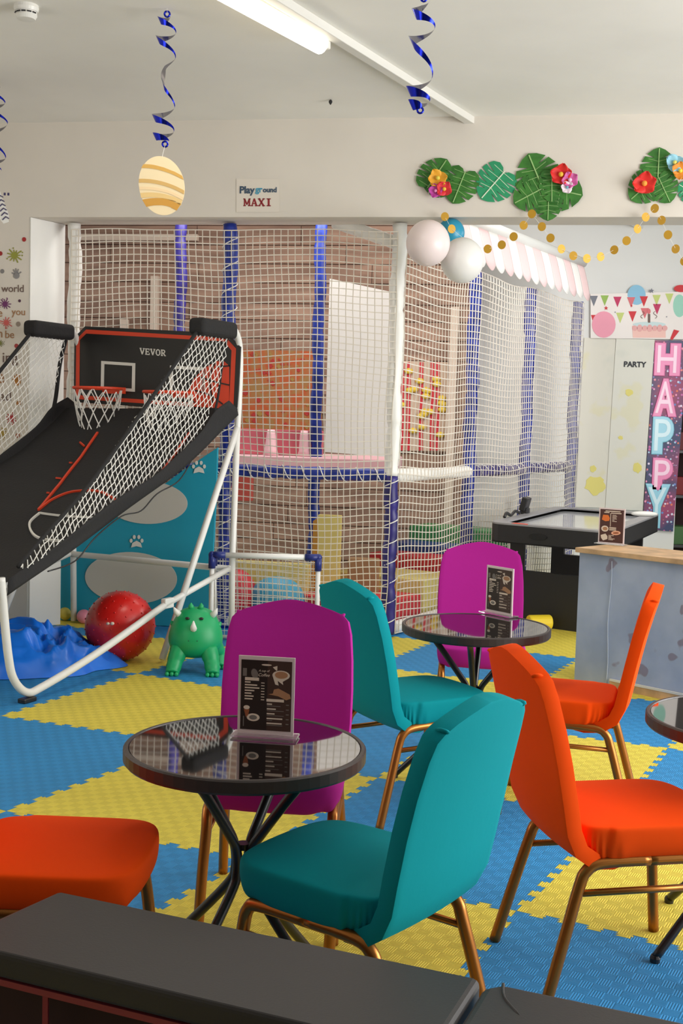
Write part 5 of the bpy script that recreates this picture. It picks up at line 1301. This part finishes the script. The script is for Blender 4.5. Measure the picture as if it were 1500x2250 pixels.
# HAPPY banner
m = bpy.data.materials.new('confetti_print'); m.use_nodes = True; nt = m.node_tree; b = nt.nodes['Principled BSDF']; b.inputs['Roughness'].default_value = .4
tc = nt.nodes.new('ShaderNodeTexCoord'); vo = nt.nodes.new('ShaderNodeTexVoronoi'); vo.inputs['Scale'].default_value = 28; nt.links.new(tc.outputs['Object'], vo.inputs['Vector'])
mr = nt.nodes.new('ShaderNodeMapRange'); mr.inputs[1].default_value = .36; mr.inputs[2].default_value = .24; nt.links.new(vo.outputs['Distance'], mr.inputs[0])
cr = nt.nodes.new('ShaderNodeValToRGB'); sp = nt.nodes.new('ShaderNodeSeparateColor'); nt.links.new(vo.outputs['Color'], sp.inputs[0]); nt.links.new(sp.outputs[0], cr.inputs[0])
els = cr.color_ramp.elements; els[0].color = lin((220, 90, 160)); els[1].color = lin((240, 220, 240))
for ps_, cc in ((.3, (60, 130, 200)), (.5, (240, 150, 190)), (.7, (230, 110, 60)), (.85, (160, 210, 240))): e_ = els.new(ps_); e_.color = lin(cc)
mx = nt.nodes.new('ShaderNodeMix'); mx.data_type = 'RGBA'; nt.links.new(mr.outputs[0], mx.inputs[0]); nt.links.new(cr.outputs[0], mx.inputs[7])
n = nt.nodes.new('ShaderNodeTexNoise'); n.inputs['Scale'].default_value = 2.5; nt.links.new(tc.outputs['Object'], n.inputs['Vector']); c2 = nt.nodes.new('ShaderNodeValToRGB'); nt.links.new(n.outputs[0], c2.inputs[0]); c2.color_ramp.elements[0].color = lin((30, 44, 92)); c2.color_ramp.elements[1].color = lin((150, 40, 92)); c2.color_ramp.elements[0].position = .4; c2.color_ramp.elements[1].position = .62
nt.links.new(c2.outputs[0], mx.inputs[6]); nt.links.new(mx.outputs[2], b.inputs['Base Color'])
hb = tag(pflat([(1438, 748), (1512, 748), (1478, 1168), (1411, 1162)], .026, 'happy_banner', m, None, .002), 'tall dark confetti banner printed with HAPPY in balloon letters', 'banner')
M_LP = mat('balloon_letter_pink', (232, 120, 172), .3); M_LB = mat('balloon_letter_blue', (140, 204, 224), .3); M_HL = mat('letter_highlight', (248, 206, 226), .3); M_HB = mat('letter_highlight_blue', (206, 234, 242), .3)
for ch, cx, cy, wd, hh, mm, hlm in (('H', 1466, 790, 58, 72, M_LP, M_HL), ('A', 1461, 874, 54, 84, M_LP, M_HL), ('P', 1456, 957, 48, 84, M_LB, M_HB), ('P', 1455, 1042, 46, 72, M_LP, M_HL), ('Y', 1443, 1112, 56, 98, M_LB, M_HB)):
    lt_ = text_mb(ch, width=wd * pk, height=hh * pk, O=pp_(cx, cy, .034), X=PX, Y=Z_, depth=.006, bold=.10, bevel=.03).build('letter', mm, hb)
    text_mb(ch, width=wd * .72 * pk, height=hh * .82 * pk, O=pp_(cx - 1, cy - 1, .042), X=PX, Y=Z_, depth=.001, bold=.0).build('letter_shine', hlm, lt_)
# dark shelf at the right edge
sx0 = pp_(1492, 1000).x
sh = thing('shelf_unit', 'dark shelf unit with red boxes at the right edge of the photo', 'shelf', (sx0 + .4, PY + .5, 0))
for z in (.3, .8, 1.25, 1.7, 2.1):
    MB().box((sx0 + .45, PY + .55, z), (.86, .4, .03)).build('shelf_board', M_BLACKM, sh, bevel=.002)
for x in (sx0 + .02, sx0 + .88): MB().box((x, PY + .55, 1.07), (.03, .42, 2.14)).build('side_panel', M_BLACKM, sh, bevel=.002)
MB().box((sx0 + .45, PY + .76, 1.07), (.9, .02, 2.14)).build('back_panel', M_DARKRED, sh)
for i, (z, rgb) in enumerate(((.315, (70, 110, 60)), (.815, (130, 30, 34)), (1.265, (110, 40, 44)), (1.715, (90, 70, 60)))):
    tag(MB().box((sx0 + .2, PY + .5, z + .09), (.24, .22, .18)).build('storage_box', mat('box_%d' % i, rgb, .6), bevel=.004), ('green storage box on the lowest board of the dark shelf', 'red storage box on the second board of the dark shelf', 'dull red storage box on the third board of the dark shelf', 'brown storage box on the top board of the dark shelf')[i], 'box')
